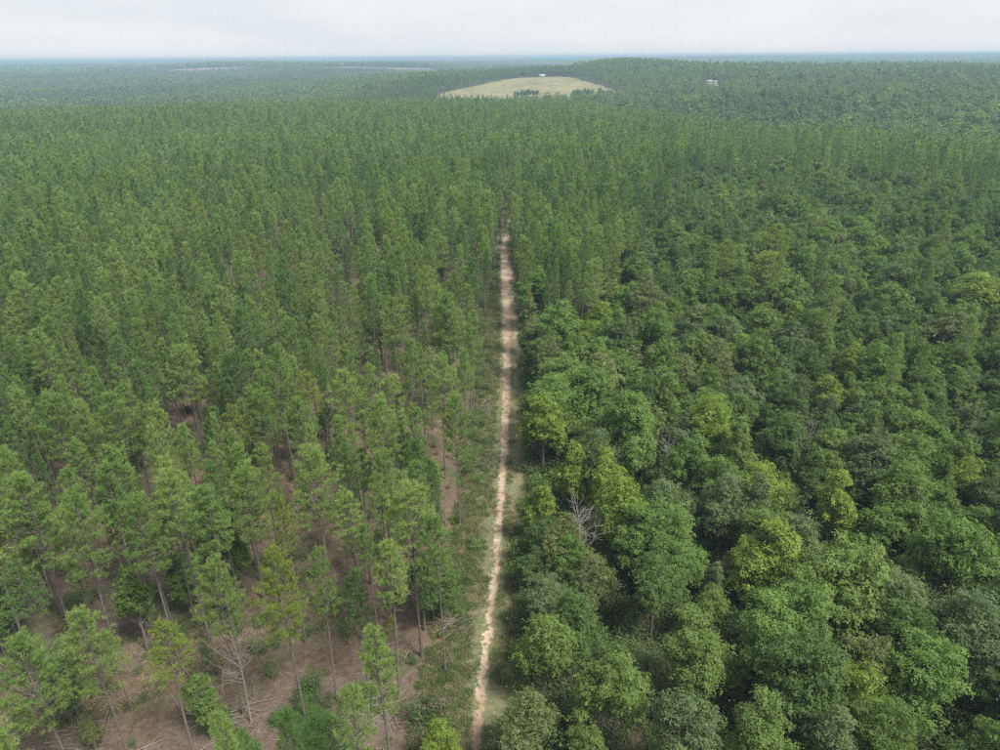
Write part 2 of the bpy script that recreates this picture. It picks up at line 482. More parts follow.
def pine(rng, H, cb, maxl, lod, puff=1.0, more=1.0):
    """returns (trunk Geo, crown Geo); cb = bare share of the stem"""
    gt, gc = Geo(), Geo()
    path = bend_path(rng, H, 9, 0.018, 0.22)
    sides = (8, 6, 4, 3)[lod]
    r0 = 0.0066 * H
    rad = r0 * (1 - np.linspace(0, 1, 9)) ** 0.75 + 0.015
    rad[0] *= 1.25
    path[0, 2] = -0.25
    tube(gt, path, rad, sides)
    def stem(z):
        return np.array([np.interp(z, path[:, 2], path[:, 0]), np.interp(z, path[:, 2], path[:, 1]), z])
    nb = int((62, 44, 22, 11)[lod] * more * (1 - cb) / 0.48)
    P, Dv = [], []
    ang = rng.uniform(0, 6.28)
    for i in range(nb):
        t = (i + rng.uniform(-.3, .6)) / nb
        t = min(max(t, 0.0), 0.985)
        z = H * (cb + (1 - cb) * t)
        ang += 2.4 + rng.uniform(-.5, .5)
        ln = maxl * (1 - t) ** 0.55 * (0.62 + 0.38 * min(1, t / .22)) * rng.uniform(.55, 1.18) + 0.25
        el = R(rng.uniform(-8, 22) + 42 * t)
        s = np.linspace(0, 1, 4)[:, None]
        d0 = np.array([math.cos(ang) * math.cos(el), math.sin(ang) * math.cos(el), math.sin(el)])
        pts = stem(z) + d0 * ln * s + np.array([0, 0, 1]) * (s ** 2) * ln * rng.uniform(.05, .3)
        if lod < 2:
            tube(gt, pts, np.linspace(.022 + .012 * ln, .008, 4), 3, cap=False)
        nt_ = max(2, int((7, 5, 3, 2)[lod] * (0.5 + ln * .75) * puff))
        q = rng.uniform(.32, 1.03, nt_) ** 0.8
        base = np.stack([np.interp(q, s[:, 0], pts[:, k]) for k in range(3)], 1)
        side = np.array([-math.sin(ang), math.cos(ang), 0])
        off = side[None] * rng.normal(0, .2, nt_)[:, None] * (ln * .42 + .45) + np.array([0, 0, 1]) * rng.uniform(-.05, .38, nt_)[:, None]
        base = base + off
        P.append(base)
        Dv.append(unit(d0[None] * .5 + np.array([0, 0, .75]) + off * .8))
    top = stem(H * 0.97)
    P.append(top + rng.normal(0, .1, (5, 3)) + np.array([0, 0, .1])); Dv.append(np.tile([0, 0, 1.0], (5, 1)))
    P = np.concatenate(P); Dv = np.concatenate(Dv)
    ln, w, nn, sp = ((.34, .048, 16, .62), (.46, .105, 8, .6), (.75, .26, 5, .6), (1.3, .62, 4, .6))[lod]
    needles(gc, P, Dv, ln, w, nn, sp, rng)
    if lod < 2:                                  # dead stubs below the crown
        for k in range(16 if lod == 0 else 7):
            z = H * rng.uniform(.22, cb + .05); a = rng.uniform(0, 6.28); ll = rng.uniform(.3, 1.3)
            d = np.array([math.cos(a), math.sin(a), rng.uniform(-.25, .25)])
            p0 = stem(z)
            tube(gt, np.stack([p0, p0 + d * ll * .5, p0 + d * ll + [0, 0, -.1 * ll]]), [.02, .014, .006], 3, cap=False)
    return gt, gc

def broad(rng, H, Rr, lod, cone=0.0, sparse=1.0, leaf=0.30, low=0.30):
    """rounded or conical leafy tree: (trunk Geo, crown Geo)"""
    gt, gc = Geo(), Geo()
    nl = int((150, 84, 26, 10)[lod])
    zc = H * (low + 1) / 2; ax = H * (1 - low) / 2
    ns = int(rng.integers(4, 7))                                     # a crown of several leaders
    sa = rng.uniform(0, 6.28) + np.arange(ns) * 6.28 / ns + rng.uniform(-.5, .5, ns)
    sr = rng.uniform(.30, .68, ns); sr[0] = .08
    sz_ = rng.uniform(-.40, .22, ns); sz_[0] = .30
    S = np.stack([sr * np.cos(sa), sr * np.sin(sa), sz_ * (1 - .3 * sr)], 1)
    se = rng.uniform(.38, .60, ns); se[0] = .58
    pick = rng.integers(0, ns, nl)
    d = unit(rng.normal(size=(nl, 3)) + np.array([0, 0, .4]))
    C = (S[pick] + d * (rng.uniform(.45, 1.0, nl) * se[pick])[:, None] * np.array([1, 1, 1.05])) * np.array([Rr, Rr, ax])
    hz = np.clip((C[:, 2] + ax) / (2 * ax), 0, 1)
    C[:, :2] *= (1 - .8 * cone * hz)[:, None]
    C[:, 2] += zc
    rl = Rr * rng.uniform(*((.09, .22), (.11, .25), (.18, .34), (.2, .36))[lod], nl) * (1 - .3 * cone * hz)
    # stem and limbs
    th = H * rng.uniform(.55, .7)
    path = bend_path(rng, th, 7, .04, .3); path[0, 2] = -0.25
    tube(gt, path, np.linspace(.013 * H, .005 * H, 7), (8, 6, 4, 3)[lod])
    if lod < 2:
        for i in range(nl):
            if i % (4 if lod == 0 else 6): continue
            zb = rng.uniform(.35, .98) * min(th, C[i, 2])
            p0 = np.array([np.interp(zb, path[:, 2], path[:, 0]), np.interp(zb, path[:, 2], path[:, 1]), zb])
            s = np.linspace(0, 1, 5)[:, None]
            pts = p0 + (C[i] - p0) * s + np.array([0, 0, 1]) * np.sin(s * np.pi) * rng.uniform(-.05, .12) * H * .3 + rng.normal(0, .06, (5, 3)) * s
            tube(gt, pts, np.linspace(.0045 * H, .012, 5), 4, cap=False)
    wgt = rl ** 2; wgt = wgt / wgt.sum()
    if lod < 2:                                   # twigs: flat ragged sprays of leaves, each with one slant and one tone
        n_s, per, rs, ls = ((2400, 15, .30, leaf * .60), (950, 8, .40, leaf * 1.02))[lod]
        li = rng.choice(nl, n_s, p=wgt)
        dv = unit(rng.normal(size=(n_s, 3)) + np.array([0, 0, .35]))
        out_ = np.where(rng.uniform(size=n_s) < .24, rng.uniform(1.1, 1.9, n_s), rng.normal(.88, .16, n_s).clip(.2, 1.15))
        P0 = C[li] + dv * (rl[li] * out_)[:, None] * np.array([1.15, 1.15, .7])
        Ns = unit(dv * .8 + np.array([0, 0, .45]) + rng.normal(0, .3, (n_s, 3)))
        t1 = unit(dv - Ns * np.sum(dv * Ns, 1, keepdims=True) + rng.normal(0, .15, (n_s, 3))); t2 = np.cross(Ns, t1)
        a = rng.normal(0, .55, (n_s, per, 1)); b = rng.normal(0, .38, (n_s, per, 1))
        rsz = (rs * rng.uniform(.55, 1.45, n_s))[:, None, None]
        P = P0[:, None] + (t1[:, None] * a + t2[:, None] * b) * rsz * 1.25 - Ns[:, None] * (a * a + b * b) * rsz * .35
        N = unit(Ns[:, None] + rng.normal(0, .26, (n_s, per, 3)))
        tone = np.clip((rng.uniform(0, .55, n_s) + rng.uniform(0, .3, nl)[li])[:, None] + rng.uniform(0, .18, (n_s, per)), 0, 1)
        leaves(gc, P.reshape(-1, 3), N.reshape(-1, 3), ls, .62, rng, tone=tone.ravel())
        return gt, gc
    n_leaf = int((0, 0, 680, 100)[lod] * sparse)
    li = rng.choice(nl, n_leaf, p=wgt)
    dv = unit(rng.normal(size=(n_leaf, 3)) + np.array([0, 0, .3]))
    rr = rl[li] * np.clip(rng.normal(.88, .14, n_leaf), .15, 1.2)
    # twigs that reach out of each lobe
    nsp = 9
    sp = unit(rng.normal(size=(nl, nsp, 3)) + np.array([0, 0, .45]))
    spl = rng.uniform(1.0, 1.9, (nl, nsp))
    on = rng.uniform(size=n_leaf) < .26
    k = rng.integers(0, nsp, n_leaf)
    dv2 = sp[li, k] + rng.normal(0, .17, (n_leaf, 3))
    rr2 = rl[li] * spl[li, k] * rng.uniform(.55, 1.0, n_leaf)
    off = np.where(on[:, None], dv2 * rr2[:, None], dv * rr[:, None] * np.array([1.15, 1.15, .62]))
    P = C[li] + off
    N = unit(np.where(on[:, None], dv2, dv) * .9 + np.array([0, 0, .35]) + rng.normal(0, .33, (n_leaf, 3)))
    tone_l = rng.uniform(0, 1, (nl, nsp))
    tone = np.clip(tone_l[li, k] * .35 + rng.uniform(0, .5, nl)[li] + rng.uniform(0, .2, n_leaf), 0, 1)
    sz = (leaf * .46, leaf * .86, leaf * 3.0, leaf * 6.0)[lod]
    leaves(gc, P, N, sz, .62, rng, tone=tone)
    return gt, gc

def snag(rng, H, spread=.32, depth=3):
    """bare dead tree, forks of pale limbs"""
    gt = Geo(); gb = Geo()
    path = bend_path(rng, H * .86, 8, .05, .35); path[0, 2] = -.25
    tube(gt, path, np.linspace(.008 * H, .0022 * H, 8), 7)
    def branch(p, d, ln, r, lev):
        pts = [p]; dd = d.copy()
        for k in range(4):
            dd = unit(dd + rng.normal(0, .16, 3) + np.array([0, 0, .08]))
            pts.append(pts[-1] + dd * ln / 4)
        tube(gb, np.array(pts), np.linspace(r, r * .35, 5), 4 if lev else 5, cap=False)
        if lev < depth:
            for k in range(3):
                q = rng.integers(1, 5)
                nd = unit(dd + rng.normal(0, .62, 3))
                branch(pts[q], nd, ln * rng.uniform(.45, .7), r * .55, lev + 1)
    for k in range(20):
        z = rng.uniform(.42, 1.0); i = z * 7
        p = np.array([np.interp(i, range(8), path[:, c]) for c in range(3)])
        a = rng.uniform(0, 6.28); e = R(rng.uniform(25, 70))
        branch(p, np.array([math.cos(a) * math.cos(e), math.sin(a) * math.cos(e), math.sin(e)]), H * spread * rng.uniform(.5, 1.0) * (1.25 - .6 * z), .0024 * H, 1)
    return gt, gb

def bush(rng, H, Rr, n, leaf):
    g = Geo()
    nl = 9
    C = np.stack([rng.normal(0, Rr * .45, nl), rng.normal(0, Rr * .45, nl), rng.uniform(.2, .75, nl) * H], 1)
    li = rng.integers(0, nl, n)
    d = unit(rng.normal(size=(n, 3)) + [0, 0, .35])
    P = C[li] + d * (Rr * .45 * rng.uniform(.5, 1.25, n))[:, None] * [1, 1, .8 * H / Rr * .6 + .2]
    P[:, 2] = np.abs(P[:, 2])
    leaves(g, P, unit(d * .5 + [0, 0, .6] + rng.normal(0, .5, (n, 3))), leaf, .6, rng, tone=rng.uniform(0, 1, n))
    return g
def bush_stems(rng, H, Rr):
    g = Geo()
    for k in range(7):
        a = rng.uniform(0, 6.28); r = rng.uniform(.2, .7) * Rr
        tube(g, np.array([[0, 0, -.1], [r * .4 * math.cos(a), r * .4 * math.sin(a), H * .4], [r * math.cos(a), r * math.sin(a), H * .8]]), [.025, .018, .008], 4, cap=False)
    return g
def tuft(rng, H, n, Rr, w=.035):
    g = Geo()
    a = rng.uniform(0, 6.28, n); r = Rr * np.sqrt(rng.uniform(0, 1, n))
    b = np.stack([r * np.cos(a), r * np.sin(a), np.zeros(n)], 1)
    d = unit(np.stack([rng.normal(0, 1.0, n), rng.normal(0, 1.0, n), np.ones(n)], 1))
    s = unit(np.cross(d, rng.normal(size=(n, 3))))
    h = H * rng.uniform(.5, 1.1, n)[:, None]
    V = np.stack([b - s * w, b + s * w, b + d * h], 1).reshape(-1, 3)
    g.add(V, np.arange(3 * n).reshape(-1, 3), 0, rng.uniform(0, 1, n))
    return g

RNG = np.random.default_rng(11)
PINE_H = 18.5                      # all pine patterns are about this tall, copies are scaled
pine_hi, pine_mid, pine_low, pine_far = [], [], [], []
for i in range(8):
    H = PINE_H                     # 0-7 slim crowns, 8-11 broad ones
    cb = RNG.uniform(.52, .72); ml = RNG.uniform(1.35, 2.15)
    pine_hi.append(pine(RNG, H, cb, ml, 0, RNG.uniform(.6, .95)))
for i in range(4):
    pine_hi.append(pine(RNG, PINE_H, RNG.uniform(.50, .62), RNG.uniform(2.9, 3.4), 0, .8, 1.2))
for i in range(6):
    pine_mid.append(pine(RNG, PINE_H, RNG.uniform(.48, .66), RNG.uniform(1.4, 2.2), 1, 1.0))
for i in range(6):
    pine_low.append(pine(RNG, PINE_H, RNG.uniform(.42, .60), RNG.uniform(1.5, 2.3), 2, 1.0))
for i in range(4):
    pine_far.append(pine(RNG, PINE_H, RNG.uniform(.36, .5), RNG.uniform(2.2, 2.9), 3))
BROAD_H = 14.0
B_SHAPES = [(3.7, .15, .28, .22), (3.2, .40, .26, .16), (4.1, .10, .30, .28), (3.4, .30, .28, .18), (3.8, .2, .25, .22), (2.7, .55, .27, .12), (3.9, .12, .29, .26)]
broad_hi = [broad(RNG, BROAD_H, r, 0, c, 1.0, lf, lo) for r, c, lf, lo in B_SHAPES]
broad_mid = [broad(RNG, BROAD_H, r, 1, c, 1.0, lf, lo) for r, c, lf, lo in B_SHAPES[:6]]
broad_low = [broad(RNG, BROAD_H, r, 2, c, 1.0, lf, lo) for r, c, lf, lo in B_SHAPES[:5]]
broad_far = [broad(RNG, BROAD_H, r, 3, c, 1.0, lf, lo) for r, c, lf, lo in B_SHAPES[:4]]
B_RAD = [s[0] for s in B_SHAPES]

P_HI = [(a.mesh('pine_trunk', [M_PBARK], True), b.mesh('pine_crown', [PINE['mid green']])) for a, b in pine_hi]
B_HI = [(a.mesh('broadleaf_trunk', [M_BBARK], True), b.mesh('broadleaf_crown', [BROAD['mid green']])) for a, b in broad_hi]

def joined(pair, m0, m1, name):
    g = Geo()
    for k, q in enumerate(pair):
        for v, f, t in zip(q.v, q.f, q.t):
            g.v.append(v); g.f.append(f + (0 if k == 0 else pair[0].n)); g.t.append(t); g.m.append(np.full(len(f), k, np.int32))
    g.n = pair[0].n + pair[1].n
    return g.mesh(name, [m0, m1])

class Patterns:
    """patterns for scattered stuff, kept in a collection outside the scene"""
    def __init__(s, name):
        s.c = bpy.data.collections.new(name); s.name = name; s.k = 0
    def add(s, me, mats=None):
        o = bpy.data.objects.new('%s_%03d' % (s.name, s.k), me)
        if mats:
            for i, m in enumerate(mats):
                if m is not None:
                    o.material_slots[i].link = 'OBJECT'; o.material_slots[i].material = m
        s.c.objects.link(o); s.k += 1
        return s.k - 1

def scatter(name, pat, P, rotz, scl, idx, kind='stuff', tilt=None):
    n = len(P)
    me = bpy.data.meshes.new(name)
    me.vertices.add(n); me.vertices.foreach_set('co', np.asarray(P, np.float32).ravel())
    rot = np.zeros((n, 3), np.float32); rot[:, 2] = rotz
    if tilt is not None: rot[:, :2] = tilt
    a = me.attributes.new('turn', 'FLOAT_VECTOR', 'POINT'); a.data.foreach_set('vector', rot.ravel())
    a = me.attributes.new('size', 'FLOAT_VECTOR', 'POINT'); a.data.foreach_set('vector', np.asarray(scl, np.float32).ravel())
    a = me.attributes.new('pick', 'INT', 'POINT'); a.data.foreach_set('value', np.asarray(idx, np.int32))
    o = mobj(name, me)
    ng = bpy.data.node_groups.new(name, 'GeometryNodeTree')
    ng.interface.new_socket('Geometry', in_out='INPUT', socket_type='NodeSocketGeometry')
    ng.interface.new_socket('Geometry', in_out='OUTPUT', socket_type='NodeSocketGeometry')
    gi = ng.nodes.new('NodeGroupInput'); go = ng.nodes.new('NodeGroupOutput')
    ci = ng.nodes.new('GeometryNodeCollectionInfo')
    ci.inputs['Collection'].default_value = pat.c
    ci.inputs['Separate Children'].default_value = True; ci.inputs['Reset Children'].default_value = True
    ip = ng.nodes.new('GeometryNodeInstanceOnPoints'); ip.inputs['Pick Instance'].default_value = True
    def attr(nm, dt):
        q = ng.nodes.new('GeometryNodeInputNamedAttribute'); q.data_type = dt; q.inputs['Name'].default_value = nm
        return q.outputs['Attribute']
    er = ng.nodes.new('FunctionNodeEulerToRotation')
    K = ng.links.new
    K(attr('turn', 'FLOAT_VECTOR'), er.inputs[0]); K(er.outputs[0], ip.inputs['Rotation'])
    K(attr('size', 'FLOAT_VECTOR'), ip.inputs['Scale']); K(attr('pick', 'INT'), ip.inputs['Instance Index'])
    K(gi.outputs[0], ip.inputs['Points']); K(ci.outputs[0], ip.inputs['Instance']); K(ip.outputs[0], go.inputs[0])
    md = o.modifiers.new('scatter', 'NODES'); md.node_group = ng
    o['kind'] = kind
    return o

# ------------------------------------------------------------------ where the trees stand
# rows: x, y, height, species (0 pine, 1 broadleaf), hue index, width factor, fixed flag
PH = list(PINE); BH = list(BROAD)
T = []
def by_top(px, py, h, sp, hue, wpx, shape=-1, note=None):
    p = at_height(px, py, h)
    p = at_height(px, py, h + gz1(p[0], p[1]))
    wide = wpx * np.linalg.norm(p - np.array([0, 0, CAM_H])) / F_PX          # crown width in metres
    if sp == 0 and wide / (h / PINE_H) > 4.3:                                  # one of the broad-crowned pines
        shape = 8 + len(T) % 4; wf = wide / (5.7 * h / PINE_H)
    else:
        wf = wide / (3.5 * h / PINE_H) if sp == 0 else wide / (2.15 * B_SHAPES[shape][0] * h / BROAD_H)
    T.append((p[0], p[1], h, sp, hue, wf, shape, note))
    return p

# trees of the photograph that stand out, by the pixel of their top and a likely height
for a in [
    (276, 552, 19.0, 0, 3, 58), (209, 564, 17.5, 0, 2, 50), (160, 630, 15.5, 0, 3, 40), (80, 612, 17.0, 0, 2, 56),
    (22, 640, 17.0, 0, 0, 66), (312, 455, 20.0, 0, 2, 68), (410, 490, 20.0, 0, 2, 72), (437, 520, 18, 0, 0, 48),
    (385, 545, 18.0, 0, 2, 48), (240, 470, 19.0, 0, 2, 52), (136, 502, 19.0, 0, 0, 52), (68, 498, 19.0, 0, 0, 52),
    (18, 478, 20.0, 0, 0, 58), (345, 372, 19.0, 0, 2, 44), (180, 350, 19.0, 0, 2, 44), (440, 360, 18.5, 0, 2, 44),
    (455, 400, 18.0, 0, 0, 40), (110, 395, 19, 0, 0, 44), (50, 400, 19, 0, 0, 44), (225, 290, 19, 0, 2, 34),
    (435, 232, 19, 0, 2, 32), (300, 400, 18, 0, 0, 38), (260, 395, 18, 0, 0, 38), (395, 300, 18.5, 0, 2, 36),
    # right of the track
    (545, 384, 14.5, 1, 4, 66, 1), (575, 436, 13.0, 1, 4, 48, 5), (604, 440, 13.5, 1, 4, 44, 3), (640, 398, 16.0, 1, 3, 60, 5),
    (622, 470, 12.5, 1, 4, 62, 0), (640, 500, 11.5, 1, 3, 60, 3), (566, 512, 10.5, 1, 5, 60, 0), (562, 298, 15.0, 1, 3, 60, 0),
    (538, 262, 15.5, 1, 3, 48, 3), (606, 220, 16.0, 1, 3, 36, 0), (845, 462, 14.0, 1, 4, 52, 5), (715, 392, 14.5, 1, 4, 62, 0),
    (697, 425, 13.5, 1, 3, 50, 3), (858, 338, 12.5, 1, 4, 36, 0), (985, 268, 14.0, 1, 4, 60, 4), (960, 310, 13.0, 1, 5, 50, 0),
    (935, 640, 12.5, 1, 3, 100, 2), (530, 692, 10.0, 1, 5, 80, 0), (440, 716, 8.0, 1, 4, 42, 3), (780, 590, 14.0, 1, 3, 92, 1),
    (700, 600, 14.5, 1, 1, 88, 1), (860, 540, 15.0, 1, 1, 105, 2), (730, 470, 13.0, 1, 2, 65, 0), (660, 545, 12.5, 1, 0, 72, 4),
    (960, 510, 14.5, 1, 3, 82, 2), (985, 590, 13.5, 1, 2, 82, 0), (620, 650, 12.5, 1, 1, 82, 0), (545, 610, 12.0, 1, 1, 72, 4),
    (575, 590, 12.0, 1, 0, 72, 0), (905, 700, 12.0, 1, 1, 78, 4), (770, 690, 13.0, 1, 1, 86, 1), (690, 690, 13.0, 1, 2, 86, 3),
    (505, 172, 15.0, 1, 2, 28, 2), (880, 430, 13.0, 1, 2, 58, 2), (790, 410, 13.0, 1, 0, 58, 0), (900, 260, 14.0, 1, 2, 40, 2),
    (700, 170, 14.0, 1, 2, 30, 2), (670, 175, 14.0, 1, 2, 30, 0), (640, 250, 15.0, 1, 1, 40, 0), (830, 285, 13.5, 1, 2, 40, 4),
    (592, 550, 9.5, 1, 5, 52, 0), (570, 530, 10.0, 1, 3, 46, 3),
    (770, 254, 16.0, 0, 3, 44), (780, 226, 16.5, 0, 3, 38), (730, 242, 16.0, 0, 3, 30),
]:
    by_top(*a)
SNAGS = [(583, 500, 13.0)]
FIX = np.array([[*at_height(*q)[:2], 1.6] for q in SNAGS] + [[t[0], t[1], 1.9 if t[3] == 0 else 2.2 * t[5]] for t in T])

def wave(x, y, s, seed):
    """cheap smooth noise in -1..1"""
    r = np.random.default_rng(seed); out = 0
    for k in range(5):
        a = r.uniform(0, 6.28); f = s * r.uniform(.6, 1.9); out = out + np.sin((x * math.cos(a) + y * math.sin(a)) * f + r.uniform(0, 6.28))
    return out / 2.6
def scatter_grid(x0, x1, y0, y1, sp, jit, rng):
    gx, gy = np.meshgrid(np.arange(x0, x1, sp), np.arange(y0, y1, sp * .9))
    gx = gx + (np.arange(gx.shape[0]) % 2)[:, None] * sp * .5
    n = gx.size
    return gx.ravel() + rng.uniform(-jit, jit, n) * sp, gy.ravel() + rng.uniform(-jit, jit, n) * sp
def in_view(x, y, top, mx=110, my=60):
    z = gz(x, y)
    a, da = project(np.stack([x, y, z + top], 1)); b, db = project(np.stack([x, y, z], 1))
    ok = (np.maximum(da, db) > 4)
    ok &= (np.maximum(a[:, 0], b[:, 0]) > -mx) & (np.minimum(a[:, 0], b[:, 0]) < 1000 + mx)
    ok &= (a[:, 1] < 750 + my)
    return ok
def crown_px(x, y, h):
    return project(np.stack([x, y, gz(x, y) + h], 1))[0]

def edge_far(x, y):
    """signed metres inside the near plantation plateau (its far rim runs nearer on the right)"""
    u = np.arctan2(x, y) / .785
    lim = np.interp(u, [-1, -.5, -.1, .12, .25, .5, .9], [790, 800, 770, 720, 620, 500, 440])
    return lim - np.hypot(x, y)

rng = np.random.default_rng(5)
def free_of_fixed(x, y, extra=1.0):
    ok = np.ones(len(x), bool)
    near = np.hypot(x, y) < 330
    i = np.where(near)[0]
    for fx, fy, fr in FIX:
        d = math.hypot(fx, fy); ex, ey = -fx / d, -fy / d            # keep the view from the track side open
        t = np.clip((x[i] - fx) * ex + (y[i] - fy) * ey, 0, 7.0)
        ok[i] &= np.hypot(x[i] - fx - ex * t, y[i] - fy - ey * t) > fr * .8 + extra
    return ok
def off_track(x, y, left, right):
    t = track_x(np.clip(y, 8, 470))
    w = np.interp(y, [140, 235], [1.0, .28]); w = np.where(y > 470, 0.0, w)
    return (x - t < -left * w) | (x - t > right * w)

def hardwood_line(px):
    return np.interp(px, [500, 530, 580, 620, 660, 700, 780, 900, 1100], [410, 385, 330, 255, 185, 158, 148, 163, 185])

# pines
x, y = scatter_grid(-760, 640, 18, 830, 3.5, .42, rng)
h = rng.normal(17.2, 2.5, len(x)).clip(9, 22)
k = in_view(x, y, h) & (edge_far(x, y) > rng.normal(0, 8, len(x))) & off_track(x, y, 4.4, 3.7)
x, y, h = x[k], y[k], h[k]
cp = crown_px(x, y, h * .75); bp = crown_px(x, y, h * 0)
right = x > track_x(np.clip(y, 8, 470))
hw = right & ((cp[:, 1] > hardwood_line(cp[:, 0]) + rng.normal(0, 9, len(x))) | ((x - track_x(np.clip(y, 8, 470)) < 15) & (y < 130)))
p = np.where(hw, .028, np.where(right, .90, .90))
gap = wave(x, y, .055, 3) + .5 * wave(x, y, .13, 4)
p = np.where(~right & (gap > .55) & (y < 480), p * .5, p)
p = np.where(~right & (bp[:, 1] > 590) & (bp[:, 1] <= 690), p * .95, p)
p = np.where(~right & (bp[:, 1] > 690), p * .62, p)
p = np.where(~right & (bp[:, 1] > 750) & (bp[:, 0] > 90), p * .22, p)
k = (rng.uniform(size=len(x)) < p) & free_of_fixed(x, y)
x, y, h, hw = x[k], y[k], h[k], hw[k]
hue = rng.choice(4, len(x), p=[.38, .27, .31, .04])
hue = np.where(np.hypot(x, y) > 330, rng.choice(4, len(x), p=[.42, .32, .26, 0]), hue)
for a in zip(x, y, h, np.zeros(len(x), int), hue, rng.uniform(.66, 1.2, len(x))):
    T.append((*a, -1, None))
PX, PY = x, y

# broadleaf trees: right of the track, a sprinkle inside the pines, the low rim of the valley beyond
x, y = scatter_grid(-760, 640, 18, 830, 4.0, .44, rng)
h = rng.normal(10.8, 1.9, len(x)).clip(6.5, 16)
k = in_view(x, y, h) & (edge_far(x, y) > 0) & off_track(x, y, 5.2, 3.9)
x, y, h = x[k], y[k], h[k]
cp = crown_px(x, y, h * .7)
right = x > track_x(np.clip(y, 8, 470))
hw = right & ((cp[:, 1] > hardwood_line(cp[:, 0]) + rng.normal(0, 10, len(x))) | ((x - track_x(np.clip(y, 8, 470)) < 15) & (y < 130)))
p = np.where(hw, .9, np.where(right, .06, .022))
k = (rng.uniform(size=len(x)) < p) & free_of_fixed(x, y)
x, y, h, hw, right = x[k], y[k], h[k], hw[k], right[k]
h = np.where(~right, h * .72, h)
patch = wave(x, y, .045, 9)
hue = np.where(patch > .4, rng.choice(6, len(x), p=[.10, .30, .12, .30, .06, .12]), rng.choice(6, len(x), p=[.30, .37, .14, .11, .03, .05]))
edge = right & (x - track_x(np.clip(y, 8, 470)) < 16) & (y < 170) & (y > 75)
hue = np.where(edge, rng.choice(6, len(x), p=[.08, .30, .06, .38, .10, .08]), hue); h = np.where(edge, h * 1.12, h)
for a in zip(x, y, h, np.ones(len(x), int), hue, rng.uniform(.8, 1.3, len(x))):
    T.append((*a, -1, None))

x, y = scatter_grid(-200, 10, 28, 200, 5.2, .48, rng)
h = rng.uniform(6, 13, len(x))
k = in_view(x, y, h) & off_track(x, y, 5.0, 999)
x, y, h = x[k], y[k], h[k]
bp = crown_px(x, y, h * 0)
k = (rng.uniform(size=len(x)) < np.where((bp[:, 1] > 680) & (bp[:, 0] > 205) & (bp[:, 0] < 400), 0, np.where(bp[:, 1] > 690, .24, .40))) & free_of_fixed(x, y, -.5)
x, y, h = x[k], y[k], h[k]
for a in zip(x, y, h, np.where(rng.uniform(size=len(x)) < .78, 0, 1), rng.choice(4, len(x), p=[.35, .15, .42, .08]), rng.uniform(1.0, 1.35, len(x))):
    T.append((*a, -1, None))
x, y = scatter_grid(-20, 330, 18, 380, 4.4, .46, rng)
h = rng.uniform(5, 9, len(x))
k = in_view(x, y, h) & off_track(x, y, 99, 3.5)
x, y, h = x[k], y[k], h[k]
cp = crown_px(x, y, h)
k = (cp[:, 1] > hardwood_line(cp[:, 0])) & (rng.uniform(size=len(x)) < .7) & free_of_fixed(x, y, -.5)
x, y, h = x[k], y[k], h[k]
for a in zip(x, y, h, np.ones(len(x), int), rng.choice(6, len(x), p=[.36, .34, .12, .10, .02, .06]), rng.uniform(.9, 1.4, len(x))):
    T.append((*a, -1, None))

TX = np.array([t[0] for t in T]); TY = np.array([t[1] for t in T]); TH = np.array([t[2] for t in T])
TS = np.array([t[3] for t in T]); TU = np.array([t[4] for t in T]); TW = np.array([t[5] for t in T])
TSH = np.array([t[6] for t in T])
TZ = gz(TX, TY)
TSH = np.where(TSH < 0, np.where(TS == 0, rng.integers(0, 8, len(T)), rng.integers(0, 1000, len(T))), TSH)
TROT = rng.uniform(0, 6.28, len(T))

# which of them show largest: crowns as ellipses painted from far to near
cmid = np.where(TS == 0, TH * .74, TH * .62)
cpx, cd = project(np.stack([TX, TY, TZ + cmid], 1))
rx = np.where(TS == 0, 1.45 * TW, 2.9 * TW * TH / BROAD_H) * F_PX / cd
ry = np.where(TS == 0, TH * .25, TH * .36) * F_PX / cd
buf = np.full((375, 500), -1, np.int32)
for i in np.argsort(-cd):
    if cd[i] > 420: continue
    x0, x1 = int(max(0, (cpx[i, 0] - rx[i]) / 2)), int(min(500, (cpx[i, 0] + rx[i]) / 2 + 1))
    y0, y1 = int(max(0, (cpx[i, 1] - ry[i]) / 2)), int(min(375, (cpx[i, 1] + ry[i]) / 2 + 1))
    if x1 <= x0 or y1 <= y0: continue
    gy, gx = np.mgrid[y0:y1, x0:x1]
    mk = ((gx * 2 - cpx[i, 0]) / rx[i]) ** 2 + ((gy * 2 - cpx[i, 1]) / ry[i]) ** 2 < 1
    buf[y0:y1, x0:x1][mk] = i
seen = np.bincount(buf[buf >= 0], minlength=len(T))
single = np.zeros(len(T), bool)
for s in (0, 1):
    idx = np.where(TS == s)[0]
    o = idx[np.argsort(-seen[idx])][:298]
    single[o] = True

# ------------------------------------------------------------------ single trees
ONES = 'zero one two three four five six seven eight nine ten eleven twelve thirteen fourteen fifteen sixteen seventeen eighteen nineteen'.split()
TENS = '. . twenty thirty forty fifty sixty seventy eighty ninety'.split()
def words(n):
    n = int(min(max(n, 1), 99))
    return ONES[n] if n < 20 else TENS[n // 10] + ('-' + ONES[n % 10] if n % 10 else '')
def place_words(px, py):
    return '%s percent across and %s percent down' % (words(round(px / 10.0)), words(round(py / 7.5)))
used = set()
def unique_label(heads, px, py):
    """the first wording at the thing's place in the photo that no other thing carries"""
    for dx, dy in ((0, 0), (4, 0), (-4, 0), (0, 3), (0, -3), (5, 4), (-5, -4), (9, 0), (-9, 0), (0, 7), (0, -7)):
        for hd in heads:
            lab = '%s, %s' % (hd, place_words(px + dx, py + dy))
            if lab not in used:
                used.add(lab); return lab
    return lab
vis_y, vis_x = np.mgrid[0:375, 0:500]
def visible_centre(i):
    m = buf == i
    return (vis_x[m].mean() * 2, vis_y[m].mean() * 2) if m.any() else cpx[i]
